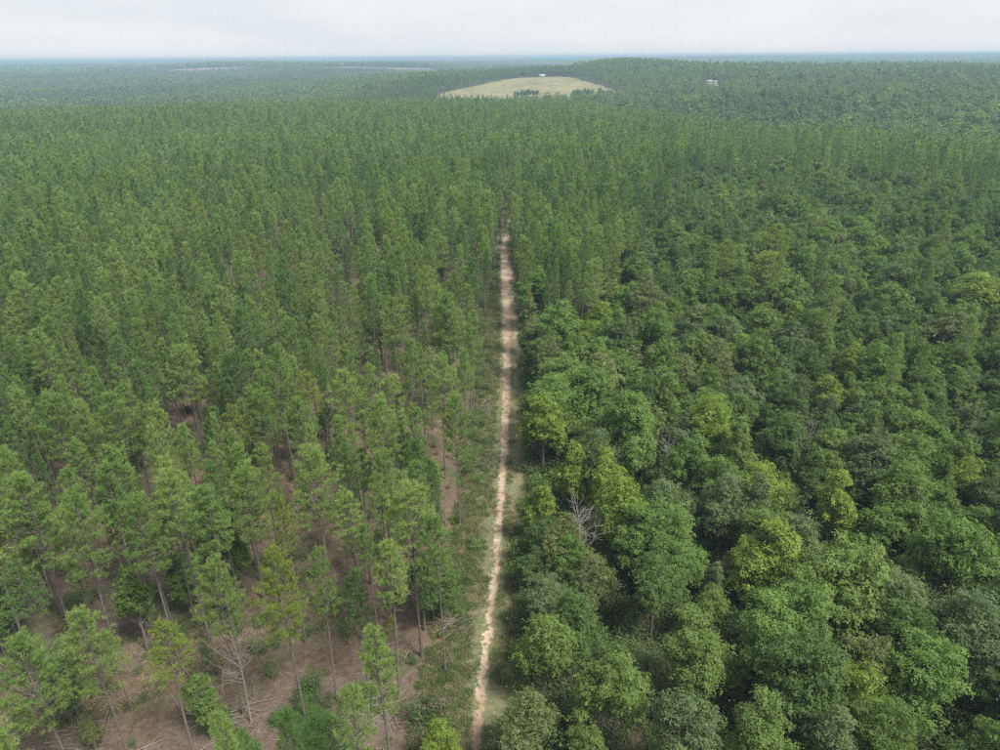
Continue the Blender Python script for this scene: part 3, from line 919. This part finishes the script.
for i in np.where(single)[0]:
    px, py = visible_centre(i)
    if TS[i] == 0:
        tm, cm = P_HI[TSH[i] % len(P_HI)]
        s = TH[i] / PINE_H; sc = (s * TW[i], s * TW[i], s)
        hue = PH[TU[i]]; mat = PINE[hue]
        size = 'tall' if TH[i] > 18.6 else ('small' if TH[i] < 15.5 else 'slender')
        root = empty('pine_tree', (TX[i], TY[i], TZ[i]), TROT[i], sc)
        tag(root, T[i][7] or unique_label(['%s %s pine' % (size, hue), '%s %s pine crown' % (size, hue)], px, py), 'pine tree', 'pines of the plantation')
    else:
        tm, cm = B_HI[TSH[i] % len(B_HI)]
        s = TH[i] / BROAD_H; sc = (s * TW[i], s * TW[i], s)
        hue = BH[TU[i]]; mat = BROAD[hue]
        size = 'tall' if TH[i] > 14.2 else ('small' if TH[i] < 10.5 else 'bushy')
        root = empty('broadleaf_tree', (TX[i], TY[i], TZ[i]), TROT[i], sc)
        tag(root, T[i][7] or unique_label(['%s %s broadleaf' % (size, hue), '%s %s broadleaf crown' % (size, hue)], px, py), 'broadleaf tree', 'broadleaf trees beside the track')
    mobj('trunk', tm, root)
    c = mobj('crown', cm, root)
    c.material_slots[0].link = 'OBJECT'; c.material_slots[0].material = mat

# ------------------------------------------------------------------ the rest of the forest
pat_p = Patterns('pine_pattern'); P_IDX = {}
for lod, src in (('mid', pine_mid), ('low', pine_low)):
    for i, pr in enumerate(src):
        me = joined(pr, M_PBARK, PINE['mid green'], 'pine_pattern')
        for hq in range(4):
            P_IDX[lod, i, hq] = pat_p.add(me, [None, PINE[PH[hq]]])
pat_b = Patterns('broadleaf_pattern'); B_IDX = {}
for lod, src in (('mid', broad_mid), ('low', broad_low)):
    for i, pr in enumerate(src):
        me = joined(pr, M_BBARK, BROAD['mid green'], 'broadleaf_pattern')
        for hq in range(6):
            B_IDX[lod, i, hq] = pat_b.add(me, [None, BROAD[BH[hq]]])
TD = np.hypot(TX, TY)
for s, pat, IDX, nm, hh, ln in ((0, pat_p, P_IDX, 'pine_forest', PINE_H, (6, 6)), (1, pat_b, B_IDX, 'broadleaf_forest', BROAD_H, (6, 5))):
    q = np.where((TS == s) & ~single)[0]
    idx = [IDX[('mid', int(TSH[i] % ln[0]), int(TU[i])) if TD[i] < 330 else ('low', int(TSH[i] % ln[1]), int(TU[i]))] for i in q]
    k = (TH[q] / hh)[:, None] * np.stack([TW[q], TW[q], np.ones(len(q))], 1)
    o = scatter(nm, pat, np.stack([TX[q], TY[q], TZ[q]], 1), TROT[q], k, idx)
    tag(o, 'dense pine plantation filling the land behind the nearest pines' if s == 0 else 'green mass of broadleaf trees behind the nearest ones right of the track', 'pine forest' if s == 0 else 'broadleaf forest')

# ------------------------------------------------------------------ land beyond the plantation
FIELD_PX = [(444, 92), (470, 86), (505, 81), (545, 77), (575, 78), (598, 84), (618, 91), (634, 98), (600, 101), (540, 103), (480, 101), (455, 97)]
def on_terrain(px, py):
    """first meeting of the pixel's direction with the land, from 800 m outwards"""
    v = CR @ np.array([(px - 500) / F_PX, (375 - py) / F_PX, -1.0])
    t = np.linspace(780, 9000, 6000) / math.hypot(v[0], v[1])
    P = np.array([0, 0, CAM_H]) + v[None] * t[:, None]
    b = np.where(P[:, 2] < gz(P[:, 0], P[:, 1]))[0]
    return P[b[0]] if len(b) else P[-1]
def poly_in(px, py, poly):
    poly = np.asarray(poly, float); ins = np.zeros(len(px), bool); j = len(poly) - 1
    for i in range(len(poly)):
        c = (poly[i, 1] > py) != (poly[j, 1] > py)
        xi = (poly[j, 0] - poly[i, 0]) * (py - poly[i, 1]) / (poly[j, 1] - poly[i, 1] + 1e-12) + poly[i, 0]
        ins ^= c & (px < xi); j = i
    return ins
# outline on the ground in metres (x, y)
FIELD = [(-96, 1040), (-80, 1120), (-18, 1300), (44, 1410), (118, 1425), (140, 1340), (156, 1230), (166, 1100), (166, 960), (100, 905), (0, 915), (-74, 960)]
CLEAR = [[(-1330, 2640), (-1200, 2990), (-1000, 2960), (-860, 3040), (-850, 2640)], [(-690, 2560), (-600, 2900), (-420, 2800), (-260, 2930), (-190, 2540)], [(-1900, 2300), (-1850, 2700), (-1500, 2720), (-1480, 2320)]]
def build_patch(name, poly, mat, step, lift):
    poly = np.asarray(poly, float)
    x0, y0 = poly.min(0); x1, y1 = poly.max(0)
    gx, gy = np.meshgrid(np.arange(x0, x1 + step, step), np.arange(y0, y1 + step, step))
    ny, nx = gx.shape
    V = np.stack([gx.ravel(), gy.ravel(), gz(gx.ravel(), gy.ravel()) + lift], 1)
    i = (np.arange(ny - 1)[:, None] * nx + np.arange(nx - 1)[None]).ravel()
    F = np.stack([i, i + 1, i + nx + 1, i + nx], -1)
    c = V[F].mean(1)
    g = Geo(); g.add(V, F[poly_in(c[:, 0], c[:, 1], poly)])
    return tag(mobj(name, g.mesh(name, [mat], True)), kind='structure')
build_patch('pasture', FIELD, M_FIELD, 6.0, .35)
for c in CLEAR:
    build_patch('clearing', c, M_CLEAR, 25.0, 1.0)

HOUSE = on_terrain(711, 85); BARN = (84.0, 1430.0)
rng = np.random.default_rng(21)
def far_trees(d0, d1, sp, keep):
    x, y = scatter_grid(-d1 * .82, d1 * .82, 380, d1, sp, .42, rng)
    d = np.hypot(x, y)
    k = (d > d0) & (d < d1) & (edge_far(x, y) < -3)
    x, y = x[k], y[k]
    k = in_view(x, y, 15, 60) & (rng.uniform(size=len(x)) < keep)
    x, y = x[k], y[k]
    k = ~poly_in(x, y, FIELD)
    for c in CLEAR: k &= ~(poly_in(x, y, c) & ((wave(x, y, .03, 91) < .75) | (rng.uniform(size=len(x)) < .7)))
    k &= ~((np.abs(x - HOUSE[0]) < 24) & (y < HOUSE[1] + 12) & (y > HOUSE[1] - 75))
    k &= ~((np.abs(x - BARN[0]) < 14) & (np.abs(y - BARN[1]) < 12))
    return x[k], y[k]
pat_f = Patterns('far_pattern'); F_IDX = {}
for i, pr in enumerate(broad_low):
    me = joined(pr, M_BBARK, BROAD['mid green'], 'far_pattern')
    for hq in range(6): F_IDX['b', i, hq] = pat_f.add(me, [None, BROAD[BH[hq]]])
for i, pr in enumerate(pine_low):
    me = joined(pr, M_PBARK, PINE['mid green'], 'far_pattern')
    for hq in range(3): F_IDX['p', i, hq] = pat_f.add(me, [None, PINE[PH[hq]]])
for i, pr in enumerate(broad_far):
    me = joined(pr, M_BBARK, BROAD['mid green'], 'far_pattern')
    for hq in range(6): F_IDX['B', i, hq] = pat_f.add(me, [None, BROAD[BH[hq]]])
for i, pr in enumerate(pine_far):
    me = joined(pr, M_PBARK, PINE['mid green'], 'far_pattern')
    for hq in range(3): F_IDX['P', i, hq] = pat_f.add(me, [None, PINE[PH[hq]]])
FP, FI, FS, FR = [], [], [], []
for d0, d1, sp, keep, far in ((400, 1150, 6.2, .9, False), (1150, 1800, 7.0, .92, True), (1800, 3000, 9.5, .92, True)):
    x, y = far_trees(d0, d1, sp, keep)
    n = len(x)
    pw = wave(x, y, .006, 31) + .4 * wave(x, y, .02, 32)
    pinep = np.where(pw > .35, .8, .12)
    grove = np.exp(-(((x - 262) / 95) ** 2 + ((y - 1440) / 110) ** 2))
    isp = rng.uniform(size=n) < pinep
    hue = np.where(isp, rng.choice(3, n, p=[.5, .35, .15]), rng.choice(6, n, p=[.24, .24, .20, .16, .04, .12]))
    stand = wave(x, y, .009, 35)
    hue = np.where(~isp & (stand > .5), rng.choice(6, n, p=[.05, .25, .10, .35, .08, .17]), np.where(~isp & (stand < -.4), rng.choice(6, n, p=[.6, .2, .2, 0, 0, 0]), hue))
    hue = np.where(grove > .25, 0, np.where(isp & (stand < -.2), 1, hue))
    h = np.where(isp, rng.normal(16, 1.8, n), rng.normal(13.5, 3.2, n).clip(6, 22)) * (1 + .7 * grove * rng.uniform(0, 1.5, n)) * (1 + .14 * wave(x, y, .012, 33))
    h = np.minimum(h, 26.0)
    tp, _ = project(np.stack([x, y, gz(x, y) + h], 1)); bp, _ = project(np.stack([x, y, gz(x, y)], 1))
    inway = (np.abs(tp[:, 0] - 712) < 8) & (y < HOUSE[1]) & (tp[:, 1] < 84.5)               # the slope below the house is cut low
    h = np.where(inway, np.maximum(1.5, h * (bp[:, 1] - 84.5) / np.maximum(bp[:, 1] - tp[:, 1], .1)), h)
    for i in range(n):
        if isp[i]: FI.append(F_IDX['P' if far else 'p', i % (4 if far else 6), hue[i]]); s = h[i] / PINE_H; w = s * 1.1 * (1.25 if d0 >= 1800 else 1)
        else: FI.append(F_IDX['B' if far else 'b', i % (4 if far else 5), hue[i]]); s = h[i] / BROAD_H; w = s * (1.5 if d0 >= 1800 else 1.1)
        FS.append((w, w, s))
    FP.append(np.stack([x, y, gz(x, y)], 1)); FR.append(rng.uniform(0, 6.28, n))
# groves in the pasture and round the barn
for cx, cy, r, n in ((38, 1010, 16, 22), (118, 985, 34, 60), (112, 1444, 12, 10), (52, 1445, 9, 5), (150, 1430, 40, 30), (-10, 1420, 30, 14)):
    a = rng.uniform(0, 6.28, n); q = r * np.sqrt(rng.uniform(0, 1, n))
    x, y = cx + q * np.cos(a), cy + q * np.sin(a) * .6
    k = ~((np.abs(x - BARN[0]) < 12) & (y < BARN[1] + 10))
    x, y = x[k], y[k]
    for i in range(len(x)):
        FI.append(F_IDX['b', i % 5, rng.choice([0, 0, 1, 2])]); s = rng.uniform(.6, 1.0); FS.append((s, s, s))
    FP.append(np.stack([x, y, gz(x, y)], 1)); FR.append(rng.uniform(0, 6.28, len(x)))
o = scatter('valley_forest', pat_f, np.concatenate(FP), np.concatenate(FR), np.array(FS), FI)
tag(o, 'hazy mixed woods across the valley around the tan pasture', 'forest')

# far off: tiles of canopy
def canopy_tile(seed):
    r = np.random.default_rng(seed); g = Geo()
    n = 75
    for k in range(n):
        x, y = r.uniform(-75, 75, 2); h = r.uniform(9, 19); w = r.uniform(4.5, 8.5)
        m = 26
        d = unit(r.normal(size=(m, 3)) + [0, 0, .3])
        P = d * np.array([w, w, h * .42]) * r.uniform(.6, 1.0, (m, 1)) + [x, y, h * .55]
        leaves(g, P, unit(d + [0, 0, .4]), w * .95, .7, r, mat=int(r.choice(3, p=[.45, .35, .2])), tone=np.full(m, r.uniform(0, 1)))
    return g.mesh('canopy_pattern', [BROAD['dark green'], PINE['mid green'], BROAD['grey green']])
pat_c = Patterns('canopy_pattern')
for s in range(5): pat_c.add(canopy_tile(100 + s))
x, y = scatter_grid(-8200, 8200, 2600, 10100, 105, .35, rng)
d = np.hypot(x, y)
k = (d > 3000) & (d < 10100) & (np.abs(x) < y * .85)
for c in CLEAR: k &= ~poly_in(x, y, c)
x, y = x[k], y[k]
q = rng.uniform(.85, 1.2, len(x))
o = scatter('distant_forest', pat_c, np.stack([x, y, gz(x, y)], 1), rng.uniform(0, 6.28, len(x)), np.stack([q, q, q], 1), rng.integers(0, 5, len(x)))
tag(o, 'blue hazy forested hills along the horizon', 'forest')

far_top = float((gz(x, y) + 20.5 * q).max())
_fp = np.concatenate(FP); far_top = max(far_top, float((_fp[:, 2] + np.array(FS)[:, 2] * 19.2).max()))

# ------------------------------------------------------------------ farm buildings on the far rise
def box(g, x0, x1, y0, y1, z0, z1, mat=0):
    V = [(x, y, z) for z in (z0, z1) for x, y in ((x0, y0), (x1, y0), (x1, y1), (x0, y1))]
    g.add(V, [(3, 2, 1, 0), (4, 5, 6, 7), (0, 1, 5, 4), (1, 2, 6, 5), (2, 3, 7, 6), (3, 0, 4, 7)], mat)
def gable(g, x0, x1, y0, y1, z0, rise, over, along_x=True, th=.25):
    """two thick roof slabs"""
    ym = (y0 + y1) / 2; xm = (x0 + x1) / 2
    for s in (-1, 1):
        if along_x:
            e = ym + s * ((y1 - y0) / 2 + over); dz = -over * rise / ((y1 - y0) / 2)
            a = [(x0 - over, e, z0 + dz), (x1 + over, e, z0 + dz), (x1 + over, ym, z0 + rise), (x0 - over, ym, z0 + rise)]
        else:
            e = xm + s * ((x1 - x0) / 2 + over); dz = -over * rise / ((x1 - x0) / 2)
            a = [(e, y0 - over, z0 + dz), (e, y1 + over, z0 + dz), (xm, y1 + over, z0 + rise), (xm, y0 - over, z0 + rise)]
        V = a + [(p[0], p[1], p[2] + th) for p in a]
        g.add(V, [(3, 2, 1, 0), (4, 5, 6, 7), (0, 1, 5, 4), (1, 2, 6, 5), (2, 3, 7, 6), (3, 0, 4, 7)])
def gable_walls(g, x0, x1, y0, y1, h, rise, along_x):
    box(g, x0, x1, y0, y1, -.6, h)
    if along_x:
        ym = (y0 + y1) / 2
        for xx in (x0, x1): g.add([(xx, y0, h), (xx, y1, h), (xx, ym, h + rise)], [(0, 1, 2)])
    else:
        xm = (x0 + x1) / 2
        for yy in (y0, y1): g.add([(x0, yy, h), (x1, yy, h), (xm, yy, h + rise)], [(0, 1, 2)])
def part(name, fn, mat, parent):
    g = Geo(); fn(g); return mobj(name, g.mesh(name, [mat]), parent)
r = empty('barn', (BARN[0], BARN[1], gz1(*BARN)), R(8))
tag(r, 'small white-roofed barn at the top of the tan pasture', 'barn')
part('wall', lambda g: gable_walls(g, -5, 5, -4, 4, 3.2, 1.6, True), M_WALLG, r)
part('roof', lambda g: gable(g, -5, 5, -4, 4, 3.2, 1.6, .5), M_ROOFW, r)
part('door', lambda g: box(g, -1.6, 1.6, -4.12, -4.0, -.2, 2.8), M_DOOR, r)
for xx in (-4, 2.9):
    part('window', lambda g: box(g, xx, xx + 1.1, -4.1, -4.0, 1.2, 2.2), M_GLASS, r)
build_patch('yard', [(HOUSE[0] - 17, HOUSE[1] - 34), (HOUSE[0] + 16, HOUSE[1] - 30), (HOUSE[0] + 19, HOUSE[1] + 9), (HOUSE[0] - 16, HOUSE[1] + 9)], field_mat('bare_yard', (.22, .19, .12), (.32, .26, .19), .05), 3.0, .25)
r = empty('house', (HOUSE[0], HOUSE[1], gz1(HOUSE[0], HOUSE[1])), R(-6), (.85, .85, .85))
tag(r, 'cream house with pale roofs among the trees on the far right rise', 'house')
w = part('wall', lambda g: gable_walls(g, -9.5, 1.0, -5, 5, 6.0, 2.2, True), M_WALLC, r)
part('roof', lambda g: gable(g, -9.5, 1.0, -5, 5, 6.0, 2.2, .6), M_ROOFG, r)
part('side_wing', lambda g: gable_walls(g, 2.6, 9.5, -4, 4, 5.2, 1.8, True), M_WALLC, r)
part('wing_roof', lambda g: gable(g, 2.6, 9.5, -4, 4, 5.2, 1.8, .5), M_ROOFG, r)
part('breezeway', lambda g: box(g, 1.05, 2.55, -2, 2, -.5, 3), M_WALLG, r)
part('door', lambda g: box(g, -4.9, -3.7, -5.1, -5, 0, 2.2), M_DOOR, r)
for xx, zz, yy in ((-8.4, 1, -5), (-6.6, 1, -5), (-2.8, 1, -5), (-.9, 1, -5), (-8.4, 3.9, -5), (-5, 3.9, -5), (-1.6, 3.9, -5), (4.0, 1.2, -4), (7.0, 1.2, -4)):
    f = part('window', lambda g: box(g, xx, xx + 1.2, yy - .12, yy, zz, zz + 1.5), M_TRIM, r)
    part('pane', lambda g: box(g, xx + .12, xx + 1.08, yy - .16, yy - .122, zz + .12, zz + 1.38), M_GLASS, f)
S = on_terrain(745, 87)
r = empty('shed', (S[0], S[1], gz1(S[0], S[1])), R(20))
tag(r, 'small pale shed in the trees just right of the cream house', 'shed')
part('wall', lambda g: gable_walls(g, -2.2, 2.2, -2.5, 2.5, 3, 1.2, False), M_TRIM, r)
part('roof', lambda g: gable(g, -2.2, 2.2, -2.5, 2.5, 3, 1.2, .3, False), M_ROOFW, r)
part('door', lambda g: box(g, -.8, .8, -2.6, -2.5, 0, 2.2), M_DOOR, r)

# ------------------------------------------------------------------ dead trees
rng = np.random.default_rng(77)
def dead(px, py, h, seed, label, mat=M_DEAD, spread=.32, wf=1.0):
    p = at_height(px, py, h); p = at_height(px, py, h + gz1(p[0], p[1]))
    a, b = snag(np.random.default_rng(seed), h, spread)
    r = empty('dead_tree', (p[0], p[1], gz1(p[0], p[1])), 0, (wf, wf, 1))
    mobj('trunk', a.mesh('dead_trunk', [mat], True), r); mobj('crown', b.mesh('dead_crown', [mat], True), r)
    tag(r, label, 'dead tree', 'bare dead trees')
dead(583, 500, 13.0, 1, 'bare white dead tree among yellow-green crowns right of the track', M_DEAD, .26)
dead(672, 434, 11.5, 2, 'leaning pale snag beside the yellow-green tree right of the track', M_DEAD, .22)
dead(812, 412, 13.5, 4, 'thin grey dead tree in a dark gap of the broadleaf wood', M_SLASH, .22)
dead(826, 205, 16.5, 5, 'reddish brown dead tree far back in the broadleaf wood', bark_mat('reddish_dead_wood', (0.18, .10, .08), (.33, .21, .18)), .3)
dead(228, 618, 12.5, 8, 'leafless grey sapling left of the tall yellowish pine', M_SLASH, .3)
dead(325, 250, 18.0, 10, 'pale bare tree inside the left pine stand', M_SLASH, .2)

# ------------------------------------------------------------------ understorey, grass, brush
rng = np.random.default_rng(8)
BUSH = [bush(np.random.default_rng(40 + i), H, Rr, 620, .2).mesh('bush_leaves', [M_SHRUB]) for i, (H, Rr) in enumerate(((1.8, 1.5), (2.4, 1.4), (1.4, 1.7), (3.0, 1.7)))]
STEM = [bush_stems(np.random.default_rng(60 + i), H, Rr).mesh('bush_stems', [M_BBARK]) for i, (H, Rr) in enumerate(((1.8, 1.5), (2.4, 1.4), (1.4, 1.7), (3.0, 1.7)))]
HUES = [('dark green', BROAD['dark green']), ('mid green', M_SHRUB), ('light green', BROAD['light green']), ('dry brown', M_SHRUB_DRY)]
# single shrubs along the track verge and in the clearing
SH = []
for k in range(120):
    yy = rng.uniform(34, 190); side = -1 if rng.uniform() < .62 else 1
    xx = float(track_x(yy)) + (rng.uniform(-6.5, -2.6) if side < 0 else rng.uniform(3.4, 6.0))
    SH.append((xx, yy))
for k in range(45):
    p = at_height(rng.uniform(0, 440), rng.uniform(520, 745), 0); SH.append((p[0], p[1]))
for xx, yy in SH:
    z = gz1(xx, yy)
    p2, _ = project(np.array([[xx, yy, z + 1]])); px, py = p2[0]
    if not (5 < px < 995 and py < 745): continue
    hn, hm = HUES[rng.choice(4, p=[.25, .45, .18, .12])]
    i = rng.integers(0, 4); s = rng.uniform(.45, 1.0)
    r = empty('shrub', (xx, yy, z), rng.uniform(0, 6.28), (s, s, s))
    where = 'on the verge' if abs(xx - track_x(yy)) < 7 else 'under pines'
    lab = unique_label(['%s %s shrub %s' % ('low' if s < .7 else 'bushy', hn, where)], px, py)
    tag(r, lab, 'shrub', 'shrubs under the trees and along the track')
    mobj('stem', STEM[i], r)
    c = mobj('foliage', BUSH[i], r); c.material_slots[0].link = 'OBJECT'; c.material_slots[0].material = hm

# undergrowth nobody could count
pat_u = Patterns('undergrowth_pattern')
for me in BUSH:
    for _, hm in HUES + [('lush', M_FERN)]: pat_u.add(me, [hm])
x, y = scatter_grid(-230, 230, 24, 330, 2.1, .48, rng)
k = in_view(x, y, 2, 60) & off_track(x, y, 3.4, 3.4)
x, y = x[k], y[k]
right = x > track_x(y)
bp = crown_px(x, y, np.zeros(len(x)))
g1 = wave(x, y, .09, 51)
p = np.where(right, .95, np.where(g1 > .1, .34, .13))
p = np.where(~right & (bp[:, 1] > 640), p * .25, p)
k = rng.uniform(size=len(x)) < p
x, y, right = x[k], y[k], right[k]
n = len(x)
q = np.where(right, rng.uniform(.8, 1.5, n), rng.uniform(.3, .95, n))
hm = np.where(right, rng.choice(4, n, p=[.55, .37, .08, .0]), rng.choice(4, n, p=[.28, .37, .13, .22]))
o = scatter('undergrowth', pat_u, np.stack([x, y, gz(x, y)], 1), rng.uniform(0, 6.28, n), np.stack([q, q, q], 1), rng.integers(0, 4, n) * 5 + hm)
tag(o, 'low green and brown undergrowth beneath the trees', 'undergrowth')

pat_g = Patterns('grass_pattern')
TUFT = [tuft(np.random.default_rng(80 + i), .45, 60, .45).mesh('grass_tuft', [M_GRASS]) for i in range(3)]
LUSH = [tuft(np.random.default_rng(90 + i), .7, 60, .6, .05).mesh('lush_tuft', [M_FERN]) for i in range(3)]
for me in TUFT: pat_g.add(me)
for me in TUFT: pat_g.add(me, [M_DRYGRASS])
for me in LUSH: pat_g.add(me)
GP, GI, LUSHP = [], [], []
ys = rng.uniform(30, 210, 9000); u = np.where(rng.uniform(size=9000) < .62, rng.uniform(-6.0, -.75, 9000), rng.uniform(.75, 5.0, 9000))
u = np.where((ys > 75) & (u > 1.3) & (u < 3.0), u + 2.2, u)
xs = track_x(ys) + u
k = ((wave(xs, ys, .5, 61) > -.25) & ((ys < 95) | (rng.uniform(size=9000) < .0))) | (u < -1.6) | (u > 3.4)
GP.append(np.stack([xs, ys], 1)[k]); GI.append(np.where(rng.uniform(size=k.sum()) < .68, rng.integers(0, 3, k.sum()), rng.integers(3, 6, k.sum())))
def px_patch(px0, px1, py0, py1, n, poly=None):
    a = np.array([at_height(rng.uniform(px0, px1), rng.uniform(py0, py1), 0)[:2] for _ in range(n)])
    return a
for bx in (((300, 372), (690, 728), 420), ((226, 366), (716, 770), 760), ((226, 246), (704, 722), 60)):
    a = px_patch(*bx[0], *bx[1], bx[2])
    k = wave(a[:, 0], a[:, 1], .75, 66) > -.05
    LUSHP.append(a[k][::5])
    GP.append(a[k]); GI.append(np.where(rng.uniform(size=k.sum()) < .8, rng.integers(6, 9, k.sum()), rng.integers(0, 6, k.sum())))
a = px_patch(-30, 470, 480, 770, 2200)
k = wave(a[:, 0], a[:, 1], .22, 67) > .25
GP.append(a[k]); GI.append(rng.integers(0, 6, k.sum()))
GP = np.concatenate(GP); GI = np.concatenate(GI); n = len(GP)
q = rng.uniform(.6, 1.25, n)
o = scatter('grass', pat_g, np.column_stack([GP, gz(GP[:, 0], GP[:, 1]) + .03]), rng.uniform(0, 6.28, n), np.stack([q, q, q], 1), GI)
a = np.concatenate(LUSHP); m = len(a); q = rng.uniform(.18, .5, m)
tag(scatter('lush_plants', pat_u, np.column_stack([a, gz(a[:, 0], a[:, 1])]), rng.uniform(0, 6.28, m), np.stack([q, q, q], 1), rng.integers(0, 4, m) * 5 + rng.choice([4, 4, 4, 2], m)), 'bright green leafy plants growing in the front clearing', 'plants')
tag(o, 'grass along the track verges and lush green patches in the clearing', 'grass')

# cut branches: six stick shapes reused
def stick(seed, ln, r0):
    r = np.random.default_rng(seed); g = Geo()
    t = np.linspace(0, 1, 6)
    P = np.stack([(t - .5) * ln, np.cumsum(r.normal(0, .045, 6)) * ln * .35, np.cumsum(r.normal(0, .02, 6)) * ln * .35], 1)
    tube(g, P, np.linspace(r0, r0 * .35, 6), 5)
    for k in range(2):
        i = r.integers(1, 5); d = unit(np.array([.6, r.normal(0, .6), r.uniform(-.1, .3)]))
        tube(g, np.stack([P[i], P[i] + d * ln * .12, P[i] + d * ln * .22]), [r0 * .5, r0 * .35, r0 * .15], 3, cap=False)
    return g.mesh('branch', [M_SLASH], True)
STICK = [stick(200 + i, 4.0, .020 + .008 * (i % 3)) for i in range(6)]
def pile(px, py, rad, n, main, label, ln=(0.5, 1.15)):
    c = at_height(px, py, 0); z = gz1(c[0], c[1])
    r = empty('brush_pile', (c[0], c[1], z))
    tag(r, label, 'brush pile', 'piles of cut branches')
    for k in range(n):
        b = mobj('branch', STICK[rng.integers(0, 6)], r)
        a = rng.uniform(0, 6.28); q = rad * math.sqrt(rng.uniform()) * .8
        b.location = (q * math.cos(a) * 1.0, q * math.sin(a), .08 + rng.uniform(0, 1) * max(0, .95 * (1 - q / rad)))
        b.rotation_euler = (rng.uniform(0, 6.28), rng.normal(0, .16), R(main) + rng.normal(0, .55))
        s = rng.uniform(*ln); b.scale = (s, s * rng.uniform(.8, 1.4), s * rng.uniform(.8, 1.4))
        if rng.uniform() < .3:
            b.material_slots[0].link = 'OBJECT'; b.material_slots[0].material = M_SLASHD
pile(378, 705, 3.3, 80, 62, 'large tangled pile of grey cut branches in the front clearing')
pile(350, 742, 2.4, 45, 40, 'heap of grey branches at the bottom edge beside the lush grass')
pile(398, 655, 1.8, 28, 70, 'small heap of pale sticks behind the large branch pile')
pile(455, 628, 2.0, 26, 25, 'scattered grey branches on the left verge of the track')
pile(479, 408, 3.0, 40, 95, 'pale brush heap on the left verge far up the track')
pile(250, 715, 2.2, 26, 15, 'thin spread of grey slash left of the lush grass')
pile(90, 735, 2.6, 30, -10, 'spread of pale slash near the bottom left corner')
for k in range(90):
    px, py = rng.uniform(10, 440), rng.uniform(500, 748) if k > 25 else rng.uniform(690, 748)
    c = at_height(px, py, 0)
    o = mobj('fallen_branch', STICK[rng.integers(0, 6)])
    s = rng.uniform(.5, 1.5)
    o.location = (c[0], c[1], gz1(c[0], c[1]) + .10); o.scale = (s, 1.2, 1.2)
    o.rotation_euler = (rng.uniform(0, 6.28), rng.normal(0, .05), rng.normal(0.1, .8))
    lab = unique_label(['%s grey branch on the litter' % ('long' if s > 1 else 'short')], px, py)
    tag(o, lab, 'branch', 'cut branches on the clearing floor')

# twigs and slash too small to count
pat_t = Patterns('twig_pattern')
for i in range(6):
    pat_t.add(STICK[i]); pat_t.add(STICK[i], [M_SLASHD])
n = 20000
a = np.array([at_height(rng.uniform(-60, 450), 470 + 300 * rng.uniform() ** .7, 0)[:2] for _ in range(n)])
k = (wave(a[:, 0], a[:, 1], .3, 71) > -.45) & off_track(a[:, 0], a[:, 1], 3.2, 99)
a = a[k]; n = len(a)
q = rng.uniform(.06, .32, n)
o = scatter('slash', pat_t, np.column_stack([a, gz(a[:, 0], a[:, 1]) + .06]), rng.uniform(0, 6.28, n), np.stack([q, q + .15, q + .15], 1), rng.integers(0, 12, n), tilt=np.stack([rng.uniform(0, 6.28, n), rng.normal(0, .12, n)], 1))
tag(o, 'small twigs and slash strewn over the pine litter on the left', 'twigs')

# ------------------------------------------------------------------ haze
def build_haze():
    top = max(CAM_H + 3, far_top + 1.5)
    g = Geo(); box(g, -10800, 10800, -10800, 10800, -32, top)
    m, t, out = new_mat('haze_air')
    v = node(t, 'ShaderNodeVolumePrincipled', Density=0.00027, Anisotropy=0.0)
    v.inputs['Color'].default_value = (0.42, 0.60, 0.75, 1)
    t.links.new(v.outputs[0], out.inputs['Volume'])
    o = mobj('haze', g.mesh('haze', [m]))
    tag(o, kind='stuff'); tag(o, 'thin blue haze over the far woods', 'haze')
build_haze()
